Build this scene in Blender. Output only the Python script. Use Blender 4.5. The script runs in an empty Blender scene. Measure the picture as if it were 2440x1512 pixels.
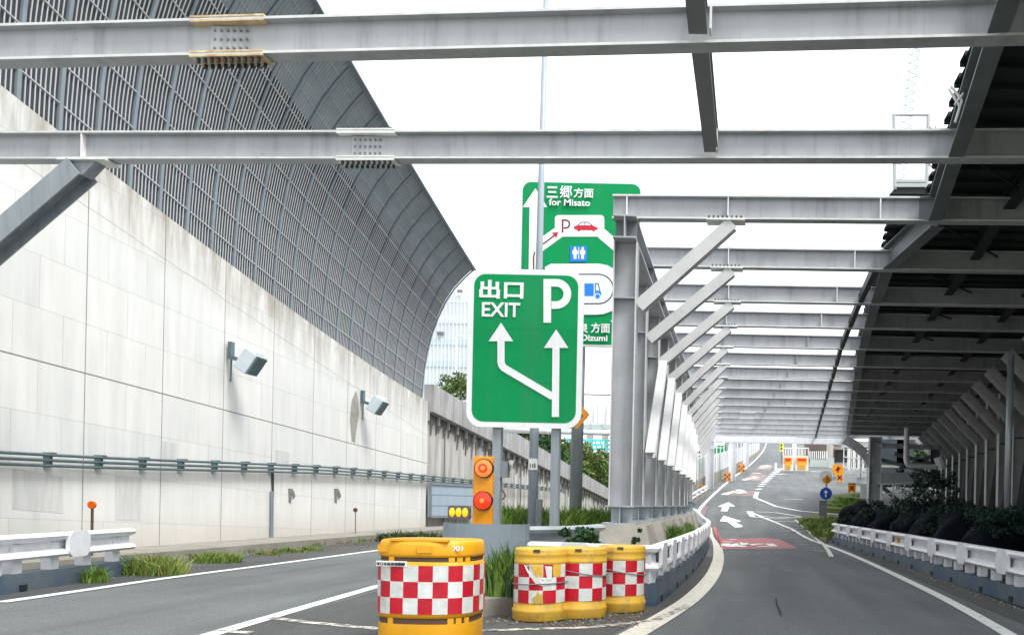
import bpy, bmesh, math, random
from mathutils import Vector, Matrix
R = math.radians
S = bpy.context.scene
COL = S.collection
random.seed(7)

# ------------------------------------------------------------------ camera
F, PX, PY, ROLL, EYE = 1900.0, 1750.0, 1204.0, R(1.2), 1.3
cam = bpy.data.cameras.new('camera'); camo = bpy.data.objects.new('camera', cam); COL.objects.link(camo)
cam.sensor_width = 36; cam.lens = F/2440*36
cam.shift_x = (1220-PX)/2440; cam.shift_y = (PY-756)/2440
cam.clip_start = .1; cam.clip_end = 3000
camo.matrix_world = Matrix.Translation((0, 0, EYE)) @ Matrix.Rotation(R(90), 4, 'X') @ Matrix.Rotation(ROLL, 4, 'Z')
S.camera = camo
S.render.resolution_x = 1024; S.render.resolution_y = 634
S.view_settings.view_transform = 'Standard'; S.view_settings.look = 'None'
S.view_settings.gamma = 1; S.view_settings.exposure = EXPO = 1.0

# ------------------------------------------------------------------ sky and sun (bright thin overcast)
SUN_EL, SUN_AZ = R(58), R(128)      # azimuth measured clockwise from +Y: behind the camera, to the right
w = bpy.data.worlds.new('World'); S.world = w; w.use_nodes = True
nt = w.node_tree; nt.nodes.clear()
sky = nt.nodes.new('ShaderNodeTexSky'); sky.sky_type = 'NISHITA'; sky.sun_disc = False
sky.sun_elevation = SUN_EL; sky.sun_rotation = SUN_AZ; sky.air_density = 1; sky.dust_density = 4
cloud = nt.nodes.new('ShaderNodeMixRGB'); cloud.inputs[0].default_value = .86
cloud.inputs[2].default_value = (9.6, 9.9, 10.2, 1)      # the white cloud sheet, in the same unit as the sky
nz = nt.nodes.new('ShaderNodeTexNoise'); nz.inputs['Scale'].default_value = 1.6; nz.inputs['Detail'].default_value = 4
mr = nt.nodes.new('ShaderNodeMapRange'); mr.inputs[3].default_value = .8; mr.inputs[4].default_value = .95
bg = nt.nodes.new('ShaderNodeBackground'); bg.inputs[1].default_value = .1
wo = nt.nodes.new('ShaderNodeOutputWorld')
nt.links.new(nz.outputs[0], mr.inputs[0]); nt.links.new(mr.outputs[0], cloud.inputs[0])
nt.links.new(sky.outputs[0], cloud.inputs[1]); nt.links.new(cloud.outputs[0], bg.inputs[0]); nt.links.new(bg.outputs[0], wo.inputs[0])
sl = bpy.data.lights.new('sun', 'SUN'); sl.energy = 1.9; sl.angle = R(18); sl.color = (1, .97, .92)
so = bpy.data.objects.new('sun', sl); COL.objects.link(so)
sd = Vector((math.sin(SUN_AZ)*math.cos(SUN_EL), math.cos(SUN_AZ)*math.cos(SUN_EL), math.sin(SUN_EL)))
so.rotation_euler = sd.to_track_quat('Z', 'Y').to_euler()

# ------------------------------------------------------------------ measuring helpers
CR, SR = math.cos(ROLL), math.sin(ROLL)
def at(u, v, d):                       # point seen at (u, v) of the 2440 px wide photo, d metres ahead
    a, b = u-PX, v-PY
    return Vector(((a*CR+b*SR)*d/F, d, EYE-(-a*SR+b*CR)*d/F))
def smooth(t): t = max(0, min(1, t)); return t*t*(3-2*t)
def ramp(y):
    if y < 30: return 0.
    if y < 40: return .1*(y-30)**2/20
    if y < 300: return .1*(y-35)
    return 26.5
def h(x, y):                           # ground height: flat ahead, then a ten per cent climb, only right of the median
    return ramp(y)*smooth((x+6)/3.0)
def gp(u, v, up=0.):                   # where the ray through (u, v) meets the ground
    lo = 3.
    while lo < 400:
        p = at(u, v, lo)
        if p.z <= h(p.x, p.y)+up: break
        lo += .05 if lo < 60 else .3
    return Vector((p.x, p.y, h(p.x, p.y)))

EDGE = {}
# ------------------------------------------------------------------ mesh builder
class MB:
    def __init__(s): s.v = []; s.f = []; s.m = []
    def add(s, vs, fs, mi=0):
        o = len(s.v); s.v += [tuple(v) for v in vs]; s.f += [tuple(i+o for i in f) for f in fs]; s.m += mi if isinstance(mi, list) else [mi]*len(fs)
    def box(s, c, d, rz=0, mi=0):
        M = Matrix.Rotation(rz, 3, 'Z'); c = Vector(c)
        vs = [c+M @ Vector((x*d[0]/2, y*d[1]/2, z*d[2]/2)) for x in (-1, 1) for y in (-1, 1) for z in (-1, 1)]
        s.add(vs, [(0,1,3,2), (4,6,7,5), (0,4,5,1), (2,3,7,6), (0,2,6,4), (1,5,7,3)], mi)
    def bar(s, p, q, wd, ht, up=(0,0,1), ou=0, ow=0, mi=0):   # box from p to q; wd sideways, ht along up; ou / ow offsets
        p, q, up = Vector(p), Vector(q), Vector(up); a = (q-p).normalized()
        sd_ = a.cross(up).normalized(); up = sd_.cross(a).normalized()
        o = up*ou+sd_*ow
        vs = [b+o+sd_*x*wd/2+up*z*ht/2 for b in (p, q) for x in (-1, 1) for z in (-1, 1)]
        s.add(vs, [(0,1,3,2), (4,6,7,5), (0,4,5,1), (2,3,7,6), (0,2,6,4), (1,5,7,3)], mi)
    def hb(s, p, q, dp, wd, up=(0,0,1), tw=.012, tf=.026):     # H section, web along up; flange edges painted paler, as if sky-lit
        E = [0, 0, 1, 1, 0, 0]
        s.bar(p, q, tw, dp-2*tf, up); s.bar(p, q, wd, tf, up, ou=dp/2-tf/2, mi=E); s.bar(p, q, wd, tf, up, ou=-dp/2+tf/2, mi=E)
    def tube(s, pts, r, n=8, mi=0, cap=True):
        pts = [Vector(p) for p in pts]; o = len(s.v); k = len(pts)
        for i, p in enumerate(pts):
            a = (pts[min(i+1, k-1)]-pts[max(i-1, 0)]).normalized()
            u = a.cross(Vector((0,0,1)) if abs(a.z) < .9 else Vector((0,1,0))).normalized(); w_ = a.cross(u)
            rr = r[i] if isinstance(r, (list, tuple)) else r
            s.v += [tuple(p+(u*math.cos(t)+w_*math.sin(t))*rr) for t in [2*math.pi*j/n for j in range(n)]]
        for i in range(k-1):
            for j in range(n):
                s.f.append((o+i*n+j, o+i*n+(j+1) % n, o+(i+1)*n+(j+1) % n, o+(i+1)*n+j)); s.m.append(mi)
        if cap: s.f += [tuple(o+j for j in range(n))[::-1], tuple(o+(k-1)*n+j for j in range(n))]; s.m += [mi, mi]
    def lathe(s, prof, c=(0,0,0), n=32, mi=0, sx=1, sy=1, pw=2.):
        o = len(s.v); c = Vector(c)
        def e(t):
            cx, sy_ = math.cos(t), math.sin(t); k = 2/pw
            return math.copysign(abs(cx)**k, cx)*sx, math.copysign(abs(sy_)**k, sy_)*sy
        for r, z in prof:
            for j in range(n):
                x, y = e(2*math.pi*j/n); s.v.append((c.x+x*r, c.y+y*r, c.z+z))
        for i in range(len(prof)-1):
            for j in range(n):
                s.f.append((o+i*n+j, o+i*n+(j+1) % n, o+(i+1)*n+(j+1) % n, o+(i+1)*n+j)); s.m.append(mi(i, j) if callable(mi) else mi)
    def prism(s, poly, off, mi=0):     # polygon of 3D points extruded by the vector off
        n = len(poly); poly = [Vector(p) for p in poly]; off = Vector(off)
        s.add(poly+[p+off for p in poly], [tuple(range(n)), tuple(range(2*n-1, n-1, -1))]+[(i, i+n, (i+1) % n+n, (i+1) % n) for i in range(n)], mi)
    def build(s, name, mat, parent=None, smooth=False):
        me = bpy.data.meshes.new(name); me.from_pydata(s.v, [], s.f)
        for m in (mat if isinstance(mat, (list, tuple)) else [mat, EDGE.get(mat.name, mat)] if 1 in s.m else [mat]): me.materials.append(m)
        me.polygons.foreach_set('material_index', s.m)
        if smooth: me.polygons.foreach_set('use_smooth', [True]*len(s.f))
        me.update()
        o = bpy.data.objects.new(name, me); COL.objects.link(o)
        if parent:
            o.parent = parent
            o.matrix_parent_inverse = Matrix.Translation(-Vector(parent.location))
        return o
def fixn(o):                            # consistent outward normals
    bm = bmesh.new(); bm.from_mesh(o.data); bmesh.ops.recalc_face_normals(bm, faces=bm.faces); bm.to_mesh(o.data); bm.free(); return o
def tag(o, label=None, cat=None, group=None, kind=None):
    if label: o['label'] = label
    if cat: o['category'] = cat
    if group: o['group'] = group
    if kind: o['kind'] = kind
    return o
def thing(name, label, cat, loc=(0,0,0), group=None):
    o = bpy.data.objects.new(name, None); COL.objects.link(o); o.location = loc; o.empty_display_size = .2
    return tag(o, label, cat, group)
def children(o): return [c for c in bpy.data.objects if c.parent == o]
def copy_tree(o, parent=None, loc=None):
    c = o.copy(); COL.objects.link(c)
    if parent: c.parent = parent
    if loc is not None: c.location = loc
    for ch in children(o): copy_tree(ch, c)
    return c

# ------------------------------------------------------------------ materials
def mat(name, col, rough=.6, metal=0, var=0., vs=3., col2=None, bump=0., bs=30., spec=.4, emit=None, stretch=None):
    m = bpy.data.materials.new(name); m.use_nodes = True; n = m.node_tree.nodes; L = m.node_tree.links
    b = n['Principled BSDF']; b.inputs['Roughness'].default_value = rough; b.inputs['Metallic'].default_value = metal
    b.inputs['Specular IOR Level'].default_value = spec; b.inputs['Base Color'].default_value = (*col, 1)
    tc = n.new('ShaderNodeTexCoord'); mp = n.new('ShaderNodeMapping'); L.new(tc.outputs['Object'], mp.inputs[0])
    if stretch: mp.inputs['Scale'].default_value = stretch
    if var or col2:
        t = n.new('ShaderNodeTexNoise'); t.inputs['Scale'].default_value = vs; t.inputs['Detail'].default_value = 8; t.inputs['Roughness'].default_value = .62
        L.new(mp.outputs[0], t.inputs[0])
        r = n.new('ShaderNodeValToRGB'); r.color_ramp.elements[0].position = .36; r.color_ramp.elements[1].position = .66
        c2 = col2 or tuple(max(0, c*(1-var)) for c in col)
        c1 = col if col2 else tuple(min(1, c*(1+var)) for c in col)
        r.color_ramp.elements[0].color = (*c2, 1); r.color_ramp.elements[1].color = (*c1, 1)
        L.new(t.outputs[0], r.inputs[0]); L.new(r.outputs[0], b.inputs['Base Color'])
    if bump:
        t2 = n.new('ShaderNodeTexNoise'); t2.inputs['Scale'].default_value = bs; t2.inputs['Detail'].default_value = 6
        L.new(tc.outputs['Object'], t2.inputs[0]); bu = n.new('ShaderNodeBump'); bu.inputs['Strength'].default_value = bump; bu.inputs['Distance'].default_value = .02
        L.new(t2.outputs[0], bu.inputs['Height']); L.new(bu.outputs[0], b.inputs['Normal'])
    if emit:
        b.inputs['Emission Color'].default_value = (*emit[0], 1); b.inputs['Emission Strength'].default_value = emit[1]
    return m
def nodes(m): return m.node_tree.nodes, m.node_tree.links, m.node_tree.nodes['Principled BSDF']
def mth(n, L, op, a, b=None, c=None):
    x = n.new('ShaderNodeMath'); x.operation = op
    for i, q in enumerate((a, b, c)):
        if q is None: continue
        if isinstance(q, (int, float)): x.inputs[i].default_value = q
        else: L.new(q, x.inputs[i])
    return x.outputs[0]
def mixc(n, L, f, a, b, mode='MIX'):
    x = n.new('ShaderNodeMixRGB'); x.blend_type = mode
    for i, q in enumerate((f, a, b)):
        if isinstance(q, (int, float)): x.inputs[i].default_value = q
        elif isinstance(q, tuple): x.inputs[i].default_value = (*q, 1)
        else: L.new(q, x.inputs[i])
    return x.outputs[0]

steel = mat('grey_painted_steel', (.40,.415,.435), .5, 0, .10, 1.3, bump=.05, bs=8)
edge_m = mat('skylit_flange_edge', (.62,.62,.61), .55, 0, .12, 4); EDGE['grey_painted_steel'] = edge_m  # paler colour paints the sky light caught by flange edges
steel_d = mat('darker_grey_steel', (.16,.175,.185), .5, 0, .15, 1.5)
cream = mat('weathered_cream_plate', (.66,.60,.42), .6, 0, vs=5, col2=(.42,.24,.09))
whitep = mat('chalky_white_plate', (.74,.74,.72), .6, 0, .08, 6)
bolt = mat('dark_bolt', (.03,.032,.036), .5)
white_rail = mat('white_guardrail_paint', (.74,.75,.78), .35, 0, .07, 4)
galv = mat('galvanised_steel', (.40,.44,.47), .38, .35, .14, 3)
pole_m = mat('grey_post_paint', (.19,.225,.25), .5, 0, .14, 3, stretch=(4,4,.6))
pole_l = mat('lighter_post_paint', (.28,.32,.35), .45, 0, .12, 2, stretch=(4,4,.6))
deck_m = mat('dark_roof_deck', (.022,.03,.034), .6, 0, .3, .8)  # near-black tone paints in the shade below the roof
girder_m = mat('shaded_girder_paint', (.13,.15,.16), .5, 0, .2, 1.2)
navy = mat('blue_grey_kerb_paint', (.035,.075,.13), .5, 0, vs=1.2, col2=(.10,.12,.14), bump=.1)
conc = mat('grey_concrete', (.30,.285,.25), .85, 0, vs=1.8, col2=(.22,.21,.18), bump=.25, bs=20)
concl = mat('light_concrete', (.46,.455,.43), .85, 0, vs=1.2, col2=(.33,.32,.29), bump=.2, stretch=(1,1,.25))
turf = mat('rough_turf', (.13,.19,.04), .95, 0, vs=2.5, col2=(.12,.11,.05), bump=.6, bs=10)
soil = mat('weedy_soil', (.16,.14,.10), .95, 0, vs=3, col2=(.07,.09,.035), bump=.5, bs=12)
wht = mat('sign_white', (.84,.86,.87), .35, 0, .03, 9)
grn = mat('sign_green', (.0,.28,.085), .5, 0, .05, 2, spec=.15)
alu = mat('sign_aluminium', (.55,.57,.59), .35, .5, .06, 5)
red_m = mat('sign_red', (.55,.01,.03), .4); dred = mat('sign_dark_red', (.17,.015,.03), .4); blue = mat('sign_blue', (.01,.20,.80), .4); lblue = mat('sign_pale_blue', (.72,.84,.93), .4)
blk = mat('black_rubber', (.015,.016,.018), .5)
orange = mat('orange_casing', (.80,.30,.01), .35, 0, .08, 5)
amber = mat('amber_lens', (.95,.55,.02), .2, 0, .05, 6, emit=((1,.5,.0), .35))
redl = mat('red_lens', (.80,.02,.01), .15, 0, emit=((1,.05,.01), .45))
redc = mat('red_lens_core', (.95,.13,.03), .15, 0, emit=((1,.16,.03), .7))
yel = mat('yellow_drum_plastic', (.70,.42,.04), .5, 0, vs=4, col2=(.62,.37,.06), bump=.05)
yel2 = mat('orange_yellow_drum_plastic', (.76,.36,.012), .42, 0, .07, 3)
dirty = mat('dirty_yellow', (.55,.40,.07), .6, 0, vs=9, col2=(.36,.27,.08))
slot = mat('slot_inside', (.09,.055,.035), .7)
rw_w = mat('reflective_white', (.70,.73,.71), .35, 0, vs=9, col2=(.54,.56,.53), bump=.35, bs=11); rw_r = mat('reflective_red', (.56,.006,.02), .35, 0, vs=7, col2=(.42,.01,.025), bump=.35, bs=11)
steelbars = mat('pale_bar_paint', (.50,.52,.54), .45, 0, .06, 5)
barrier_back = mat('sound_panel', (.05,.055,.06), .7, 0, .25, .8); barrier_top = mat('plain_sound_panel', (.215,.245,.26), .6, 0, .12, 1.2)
post_m = mat('blue_grey_barrier_post', (.20,.24,.27), .45, 0, .1, 2)
duct = mat('blue_green_duct', (.10,.15,.165), .35, .3, .15, 3)
wood = mat('bark', (.10,.07,.045), .9, 0, .3, 6, bump=.5)
def leaf(name, c, c2):
    m = mat(name, c, .55, 0, vs=1.1, col2=c2, spec=.2); n, L, b = nodes(m)
    b.inputs['Transmission Weight'].default_value = 0
    return m
leaf_a = leaf('leaf_green', (.10,.17,.035), (.035,.08,.02)); leaf_b = leaf('leaf_yellow_green', (.19,.22,.05), (.07,.12,.03))
leaf_d = leaf('leaf_dark', (.045,.11,.05), (.012,.04,.025)); grass_m = leaf('grass_blades', (.20,.30,.05), (.09,.18,.03)); dry_m = leaf('dry_grass', (.30,.27,.10), (.12,.17,.05))
leaf_k = leaf('creeper_dark', (.018,.05,.03), (.008,.022,.018))
tarp = mat('black_plastic_sheet', (.003,.005,.008), .7, 0, bump=.5, bs=7, spec=.05)

# grime, rust freckles and run marks for painted metal and plastic
def grime(m, c, amt, sc=2., st=(1,1,1), lo=.58, hi=.72):
    n, L, b = nodes(m); l = b.inputs['Base Color'].links; src = l[0].from_socket if l else None
    tc = n.new('ShaderNodeTexCoord'); mp = n.new('ShaderNodeMapping'); mp.inputs['Scale'].default_value = st; mp.inputs['Location'].default_value = (3.1,7.7,1.3); L.new(tc.outputs['Object'], mp.inputs[0])
    t = n.new('ShaderNodeTexNoise'); t.inputs['Scale'].default_value = sc; t.inputs['Detail'].default_value = 10; t.inputs['Roughness'].default_value = .7; L.new(mp.outputs[0], t.inputs[0])
    r = n.new('ShaderNodeMapRange'); r.inputs[1].default_value = lo; r.inputs[2].default_value = hi; r.inputs[4].default_value = amt; L.new(t.outputs[0], r.inputs[0])
    a = src if src else tuple(b.inputs['Base Color'].default_value)[:3]; L.new(mixc(n, L, r.outputs[0], a, c), b.inputs['Base Color'])
for m_, st_ in ((steel, (1,1,1)), (edge_m, (1,1,1)), (galv, (1,1,1)), (steel_d, (1,1,1))): grime(m_, (.20,.10,.045), .75, 5., st_, .64, .74)
grime(steel, (.15,.155,.16), .55, 1.5, (3,3,.25), .50, .72)
for m_ in (white_rail, whitep): grime(m_, (.30,.26,.20), .6, 6., (1,1,.4), .60, .74)
grime(yel, (.22,.17,.08), .75, 5., (1,1,.6), .50, .70); grime(yel2, (.40,.22,.04), .45, 6., (1,1,.4), .55, .75)
grime(rw_w, (.33,.31,.27), .5, 9., (1,1,.5), .55, .75); grime(rw_r, (.22,.03,.03), .5, 9., (1,1,.5), .55, .75)
grime(wht, (.50,.50,.46), .4, 3., (2,2,.25), .52, .75); grime(grn, (.05,.22,.12), .5, 1.6, (3,3,.2), .50, .75)
grime(orange, (.35,.16,.03), .5, 7., (1,1,.5), .55, .75); grime(pole_l, (.16,.15,.13), .5, 2., (3,3,.3), .55, .72)
# asphalt
def asphalt(name, c, c2):
    m = mat(name, c, .82, 0, vs=.35, col2=c2, bump=.35, bs=160, spec=.3); n, L, b = nodes(m)
    src = b.inputs['Base Color'].links[0].from_socket; tc = n.new('ShaderNodeTexCoord')
    f = n.new('ShaderNodeTexNoise'); f.inputs['Scale'].default_value = 70; f.inputs['Detail'].default_value = 3; L.new(tc.outputs['Object'], f.inputs[0])
    s2 = n.new('ShaderNodeTexNoise'); s2.inputs['Scale'].default_value = 1; s2.inputs['Detail'].default_value = 5
    mp = n.new('ShaderNodeMapping'); mp.inputs['Scale'].default_value = (1.5,.12,1); L.new(tc.outputs['Object'], mp.inputs[0]); L.new(mp.outputs[0], s2.inputs[0])
    k = mth(n, L, 'MULTIPLY_ADD', f.outputs[0], 1.7, .15); k2 = mth(n, L, 'MULTIPLY_ADD', s2.outputs[0], .9, .55)
    L.new(mixc(n, L, 1., mixc(n, L, 1., src, k, 'MULTIPLY'), k2, 'MULTIPLY'), b.inputs['Base Color'])
    return m
asph = asphalt('asphalt', (.14,.153,.155), (.113,.124,.127)); asph_d = asphalt('dark_asphalt', (.088,.092,.092), (.07,.072,.072))
def paint(name, c, wear, wc=(.13,.135,.135)):
    m = mat(name, c, .6, 0); n, L, b = nodes(m); tc = n.new('ShaderNodeTexCoord'); t = n.new('ShaderNodeTexNoise')
    t.inputs['Scale'].default_value = 9; t.inputs['Detail'].default_value = 10; t.inputs['Roughness'].default_value = .75; L.new(tc.outputs['Object'], t.inputs[0])
    r = n.new('ShaderNodeValToRGB'); r.color_ramp.elements[0].position = wear; r.color_ramp.elements[1].position = wear+.09
    r.color_ramp.elements[0].color = (*wc, 1); r.color_ramp.elements[1].color = (*c, 1); L.new(t.outputs[0], r.inputs[0]); L.new(r.outputs[0], b.inputs['Base Color']); return m
line_w = paint('white_road_paint', (.74,.75,.73), .345); line_o = paint('worn_cream_road_paint', (.66,.63,.54), .36, (.30,.29,.25))
line_f = paint('faded_road_paint', (.66,.62,.53), .46); red_p = paint('red_road_paint', (.44,.075,.085), .43, (.17,.13,.13)); pink_p = paint('faded_red_road_paint', (.27,.13,.13), .45, (.15,.135,.135))

# big retaining wall concrete: panel shades, joints, streaks
WT = lambda y: 8.2-.20*(y-14.9)+.0027*(y-14.9)**2 if y > 14.9 else 8.2+.2*(14.9-y)     # height of the wall top
def wallmat():
    m = mat('stained_wall_concrete', (.60,.59,.55), .85, 0, bump=.12, bs=14); n, L, b = nodes(m)
    tc = n.new('ShaderNodeTexCoord'); sp = n.new('ShaderNodeSeparateXYZ'); L.new(tc.outputs['Object'], sp.inputs[0]); Y, Z = sp.outputs[1], sp.outputs[2]
    zt = mth(n, L, 'MULTIPLY_ADD', Y, .0486, Z)                      # rises with the sloped panel courses
    cb = n.new('ShaderNodeCombineXYZ'); L.new(mth(n, L, 'SUBTRACT', Y, 15.9), cb.inputs[0]); L.new(mth(n, L, 'SUBTRACT', zt, 4.44), cb.inputs[1])
    def brick(w_, hh, mort, c1, c2, off=.0):
        k = n.new('ShaderNodeTexBrick'); k.offset = off; k.inputs['Scale'].default_value = 1; k.inputs['Brick Width'].default_value = w_; k.inputs['Row Height'].default_value = hh
        k.inputs['Mortar Size'].default_value = mort; k.inputs['Mortar Smooth'].default_value = .3; k.inputs['Color1'].default_value = (*c1, 1); k.inputs['Color2'].default_value = (*c2, 1); k.inputs['Mortar'].default_value = ((0,0,0,1) if mort > .01 else (.86,.86,.85,1))
        L.new(cb.outputs[0], k.inputs[0]); return k
    b1 = brick(2.15, 30, .014, (1,1,1), (1,1,1)); b2 = brick(1.075, .98, .008, (1,1,1), (.90,.92,.935), .5)
    cs = mth(n, L, 'ABSOLUTE', mth(n, L, 'SUBTRACT', zt, 4.44)); l2 = mth(n, L, 'SUBTRACT', mth(n, L, 'MULTIPLY_ADD', Y, .17, Z), 9.62); wob = n.new('ShaderNodeTexNoise'); wob.inputs['Scale'].default_value = 1.3; wob.inputs['Detail'].default_value = 5; L.new(tc.outputs['Object'], wob.inputs[0])
    crs = mth(n, L, 'MAXIMUM', mth(n, L, 'LESS_THAN', cs, .014), mth(n, L, 'MULTIPLY', mth(n, L, 'LESS_THAN', mth(n, L, 'ABSOLUTE', mth(n, L, 'SUBTRACT', l2, mth(n, L, 'MULTIPLY', wob.outputs[0], .10))), .012), .55))
    tn = n.new('ShaderNodeTexNoise'); tn.inputs['Scale'].default_value = 1; tn.inputs['Detail'].default_value = 9; tn.inputs['Roughness'].default_value = .65
    mp = n.new('ShaderNodeMapping'); mp.inputs['Scale'].default_value = (1, 3.2, .35); L.new(tc.outputs['Object'], mp.inputs[0]); L.new(mp.outputs[0], tn.inputs[0])
    tn2 = n.new('ShaderNodeTexNoise'); tn2.inputs['Scale'].default_value = .8; tn2.inputs['Detail'].default_value = 6; L.new(tc.outputs['Object'], tn2.inputs[0])
    base = mixc(n, L, mth(n, L, 'MULTIPLY_ADD', tn.outputs[0], 1.9, -.5), (.60,.595,.57), (.775,.775,.76))
    base = mixc(n, L, mth(n, L, 'MULTIPLY_ADD', tn2.outputs[0], 1.8, -.75), base, (.73,.725,.69))
    base = mixc(n, L, 1., base, mixc(n, L, .8, (1.,1.,1.), b2.outputs['Color']), 'MULTIPLY')
    fine = mth(n, L, 'SUBTRACT', 1., mth(n, L, 'MULTIPLY', b2.outputs['Fac'], .16)); base = mixc(n, L, 1., base, fine, 'MULTIPLY')
    # weather stains running down from the top edge
    d = mth(n, L, 'SUBTRACT', Y, 14.9); top = mth(n, L, 'MULTIPLY_ADD', mth(n, L, "MULTIPLY", d, d), .0027, mth(n, L, "MULTIPLY_ADD", d, -.20, 8.2))
    dist = mth(n, L, 'SUBTRACT', top, Z)
    st = n.new('ShaderNodeTexNoise'); st.inputs['Scale'].default_value = 1; st.inputs['Detail'].default_value = 8; st.inputs['Roughness'].default_value = .7
    m2 = n.new('ShaderNodeMapping'); m2.inputs['Scale'].default_value = (1, 2.2, .4); L.new(tc.outputs['Object'], m2.inputs[0]); L.new(m2.outputs[0], st.inputs[0])
    g = n.new('ShaderNodeMapRange'); g.inputs[1].default_value = 1.5; g.inputs[2].default_value = 0; L.new(dist, g.inputs[0])
    sm = mth(n, L, 'MULTIPLY', g.outputs[0], mth(n, L, 'MULTIPLY_ADD', st.outputs[0], 5., -1.9)); smc = n.new('ShaderNodeClamp'); L.new(sm, smc.inputs[0])
    base = mixc(n, L, mth(n, L, 'MULTIPLY', smc.outputs[0], .8), base, (.27,.24,.185))
    g2 = n.new('ShaderNodeMapRange'); g2.inputs[1].default_value = .9; g2.inputs[2].default_value = .0; L.new(Z, g2.inputs[0])
    base = mixc(n, L, mth(n, L, 'MULTIPLY', mth(n, L, 'MULTIPLY', g2.outputs[0], tn.outputs[0]), .9), base, (.38,.31,.22))
    base = mixc(n, L, mth(n, L, 'MULTIPLY', b1.outputs['Fac'], .75), base, (.12,.11,.08)); base = mixc(n, L, mth(n, L, 'MULTIPLY', crs, .65), base, (.14,.13,.10))
    L.new(base, b.inputs['Base Color']); return m
wall_m = wallmat()
# ------------------------------------------------------------------ ground, roads, markings
def sheet(xs, ys, fz, name, m):
    mb = MB(); vs = [(x, y, fz(x, y)) for y in ys for x in xs]; nx = len(xs)
    mb.add(vs, [(j*nx+i, j*nx+i+1, (j+1)*nx+i+1, (j+1)*nx+i) for j in range(len(ys)-1) for i in range(nx-1)])
    return tag(mb.build(name, m), kind='structure')
YS = [-60,-30,-10]+list(range(-5, 60))+list(range(60, 300, 4))+[300,320,420,700,1500]
XS = [-900,-300,-100,-40,-16]+[-13.2,-11.0,-9,-7,-6]+[-6+.25*i for i in range(1, 13)]+[-2,-1,0,1,2,3,3.9,6,9,14,20,30,60,120,300,900]
sheet(XS, YS, lambda x, y: h(x, y)-.02, 'ground', soil)
sheet([-11.0,-9,-7,-6]+[-6+.25*i for i in range(1, 13)]+[-2,-1,0,1,2,3,3.9], [y for y in YS if -10 <= y <= 300], lambda x, y: h(x, y)+.004, 'road', asph)
sheet([3.9,6,9,14,20], [y for y in YS if 39 <= y <= 300], lambda x, y: h(x, y)+.004, 'yard_pavement', asph)
LZ = [.012]
def ribbon(pts, wd, name, m, z=None, kind='structure', ends=False):
    if z is None: z = LZ[0]; LZ[0] += .0003
    P = []
    for a, b in zip(pts, pts[1:]):
        n = max(1, int((b-a).length/.7)); P += [a.lerp(b, i/n) for i in range(n)]
    P.append(pts[-1]); mb = MB(); o = []
    for i, p in enumerate(P):
        t = (P[min(i+1, len(P)-1)]-P[max(i-1, 0)]); t.z = 0; t.normalize(); sd_ = Vector((t.y, -t.x, 0))
        w_ = wd(i/(len(P)-1)) if callable(wd) else wd
        for s_ in (-1, 1):
            q = p+sd_*s_*w_/2; o.append((q.x, q.y, h(q.x, q.y)+z))
    mb.add(o, [(2*i, 2*i+1, 2*i+3, 2*i+2) for i in range(len(P)-1)])
    return tag(mb.build(name, m), kind=kind)
def cr(pts, n=6):                      # smooth curve through the points
    out = []
    for i in range(len(pts)-1):
        a, b, c, d = pts[max(i-1, 0)], pts[i], pts[i+1], pts[min(i+2, len(pts)-1)]
        for k in range(n):
            t = k/n; out.append(.5*((2*b)+(c-a)*t+(2*a-5*b+4*c-d)*t*t+(3*b-a-3*c+d)*t**3))
    return out+[pts[-1]]
G = lambda L_: [gp(u, v) for u, v in L_]
right_edge = cr(G([(2430,1528),(2200,1402),(2000,1310),(1900,1268),(1862,1250),(1838,1240),(1812,1230),(1788,1219)]))
ribbon([Vector((3.05,2,0))]+right_edge, .17, 'lane_line', line_w)
left_edge = cr(G([(1500,1518),(1590,1466),(1650,1424),(1690,1382),(1707,1350),(1712,1320),(1705,1288),(1690,1257)]))
ribbon([Vector((-1.5,5.5,0)), Vector((-1.25,6.7,0))]+left_edge, .27, 'lane_line', line_o)
far_left = cr([left_edge[-1]]+G([(1676,1235),(1664,1222),(1678,1200),(1712,1167),(1746,1138),(1786,1108),(1812,1082),(1824,1062),(1832,1046)]))
ribbon(far_left, .2, 'lane_line', line_w)
ribbon(cr(G([(0,1437),(200,1407),(400,1378),(650,1345),(900,1311)]))+[Vector((-8.6,32,0)), Vector((-8.0,55,0))], .17, 'lane_line', line_w)
ribbon([Vector((-4.7,5.5,0))]+G([(500,1514),(700,1455),(905,1396)])+[Vector((-5.1,16,0)), Vector((-5.0,40,0))], .17, 'lane_line', line_w)
ribbon(G([(640,1474),(760,1487),(900,1500)])+[Vector((-3.0,7.75,0))]+G([(1170,1503),(1400,1497),(1560,1480),(1640,1445)]), .13, 'worn_line', line_f)
ribbon(G([(520,1504),(600,1511)]), .12, 'worn_line', line_f)
ribbon(G([(1799,1185),(1849,1206),(1907,1217),(2030,1228)]), .22, 'lane_line', line_w)
ribbon(G([(1799,1186),(1804,1172)]), .3, 'lane_line', line_w)
for i in range(11):
    t = i/10; u, v = 1808+(1858-1808)*t, 1165+(1117-1165)*t**.85; s_ = 13-6*t
    a, b = gp(u-s_*.5, v+.9), gp(u+s_*.5, v-.9); ribbon([a, b], .35+.35*t, 'dash_mark', line_w)
def poly_mark(px, name, m, z=.016):
    P = [gp(u, v) for u, v in px]; mb = MB(); mb.add([(p.x, p.y, p.z+z) for p in P], [tuple(range(len(P)))]); return tag(mb.build(name, m), kind='structure')
z7 = lambda X, Y: ((1904+X/2.362)*.8402, (1160+Y/2.362)*.8402)
zB = lambda X, Y: ((1880+X/6.3)*.8402, (1380+Y/6.3)*.8402)
poly_mark([zB(*q) for q in [(1170,275),(1295,350),(1190,350),(1150,440),(1030,435),(1065,365),(975,352)]], 'arrow_mark', line_w)
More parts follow.
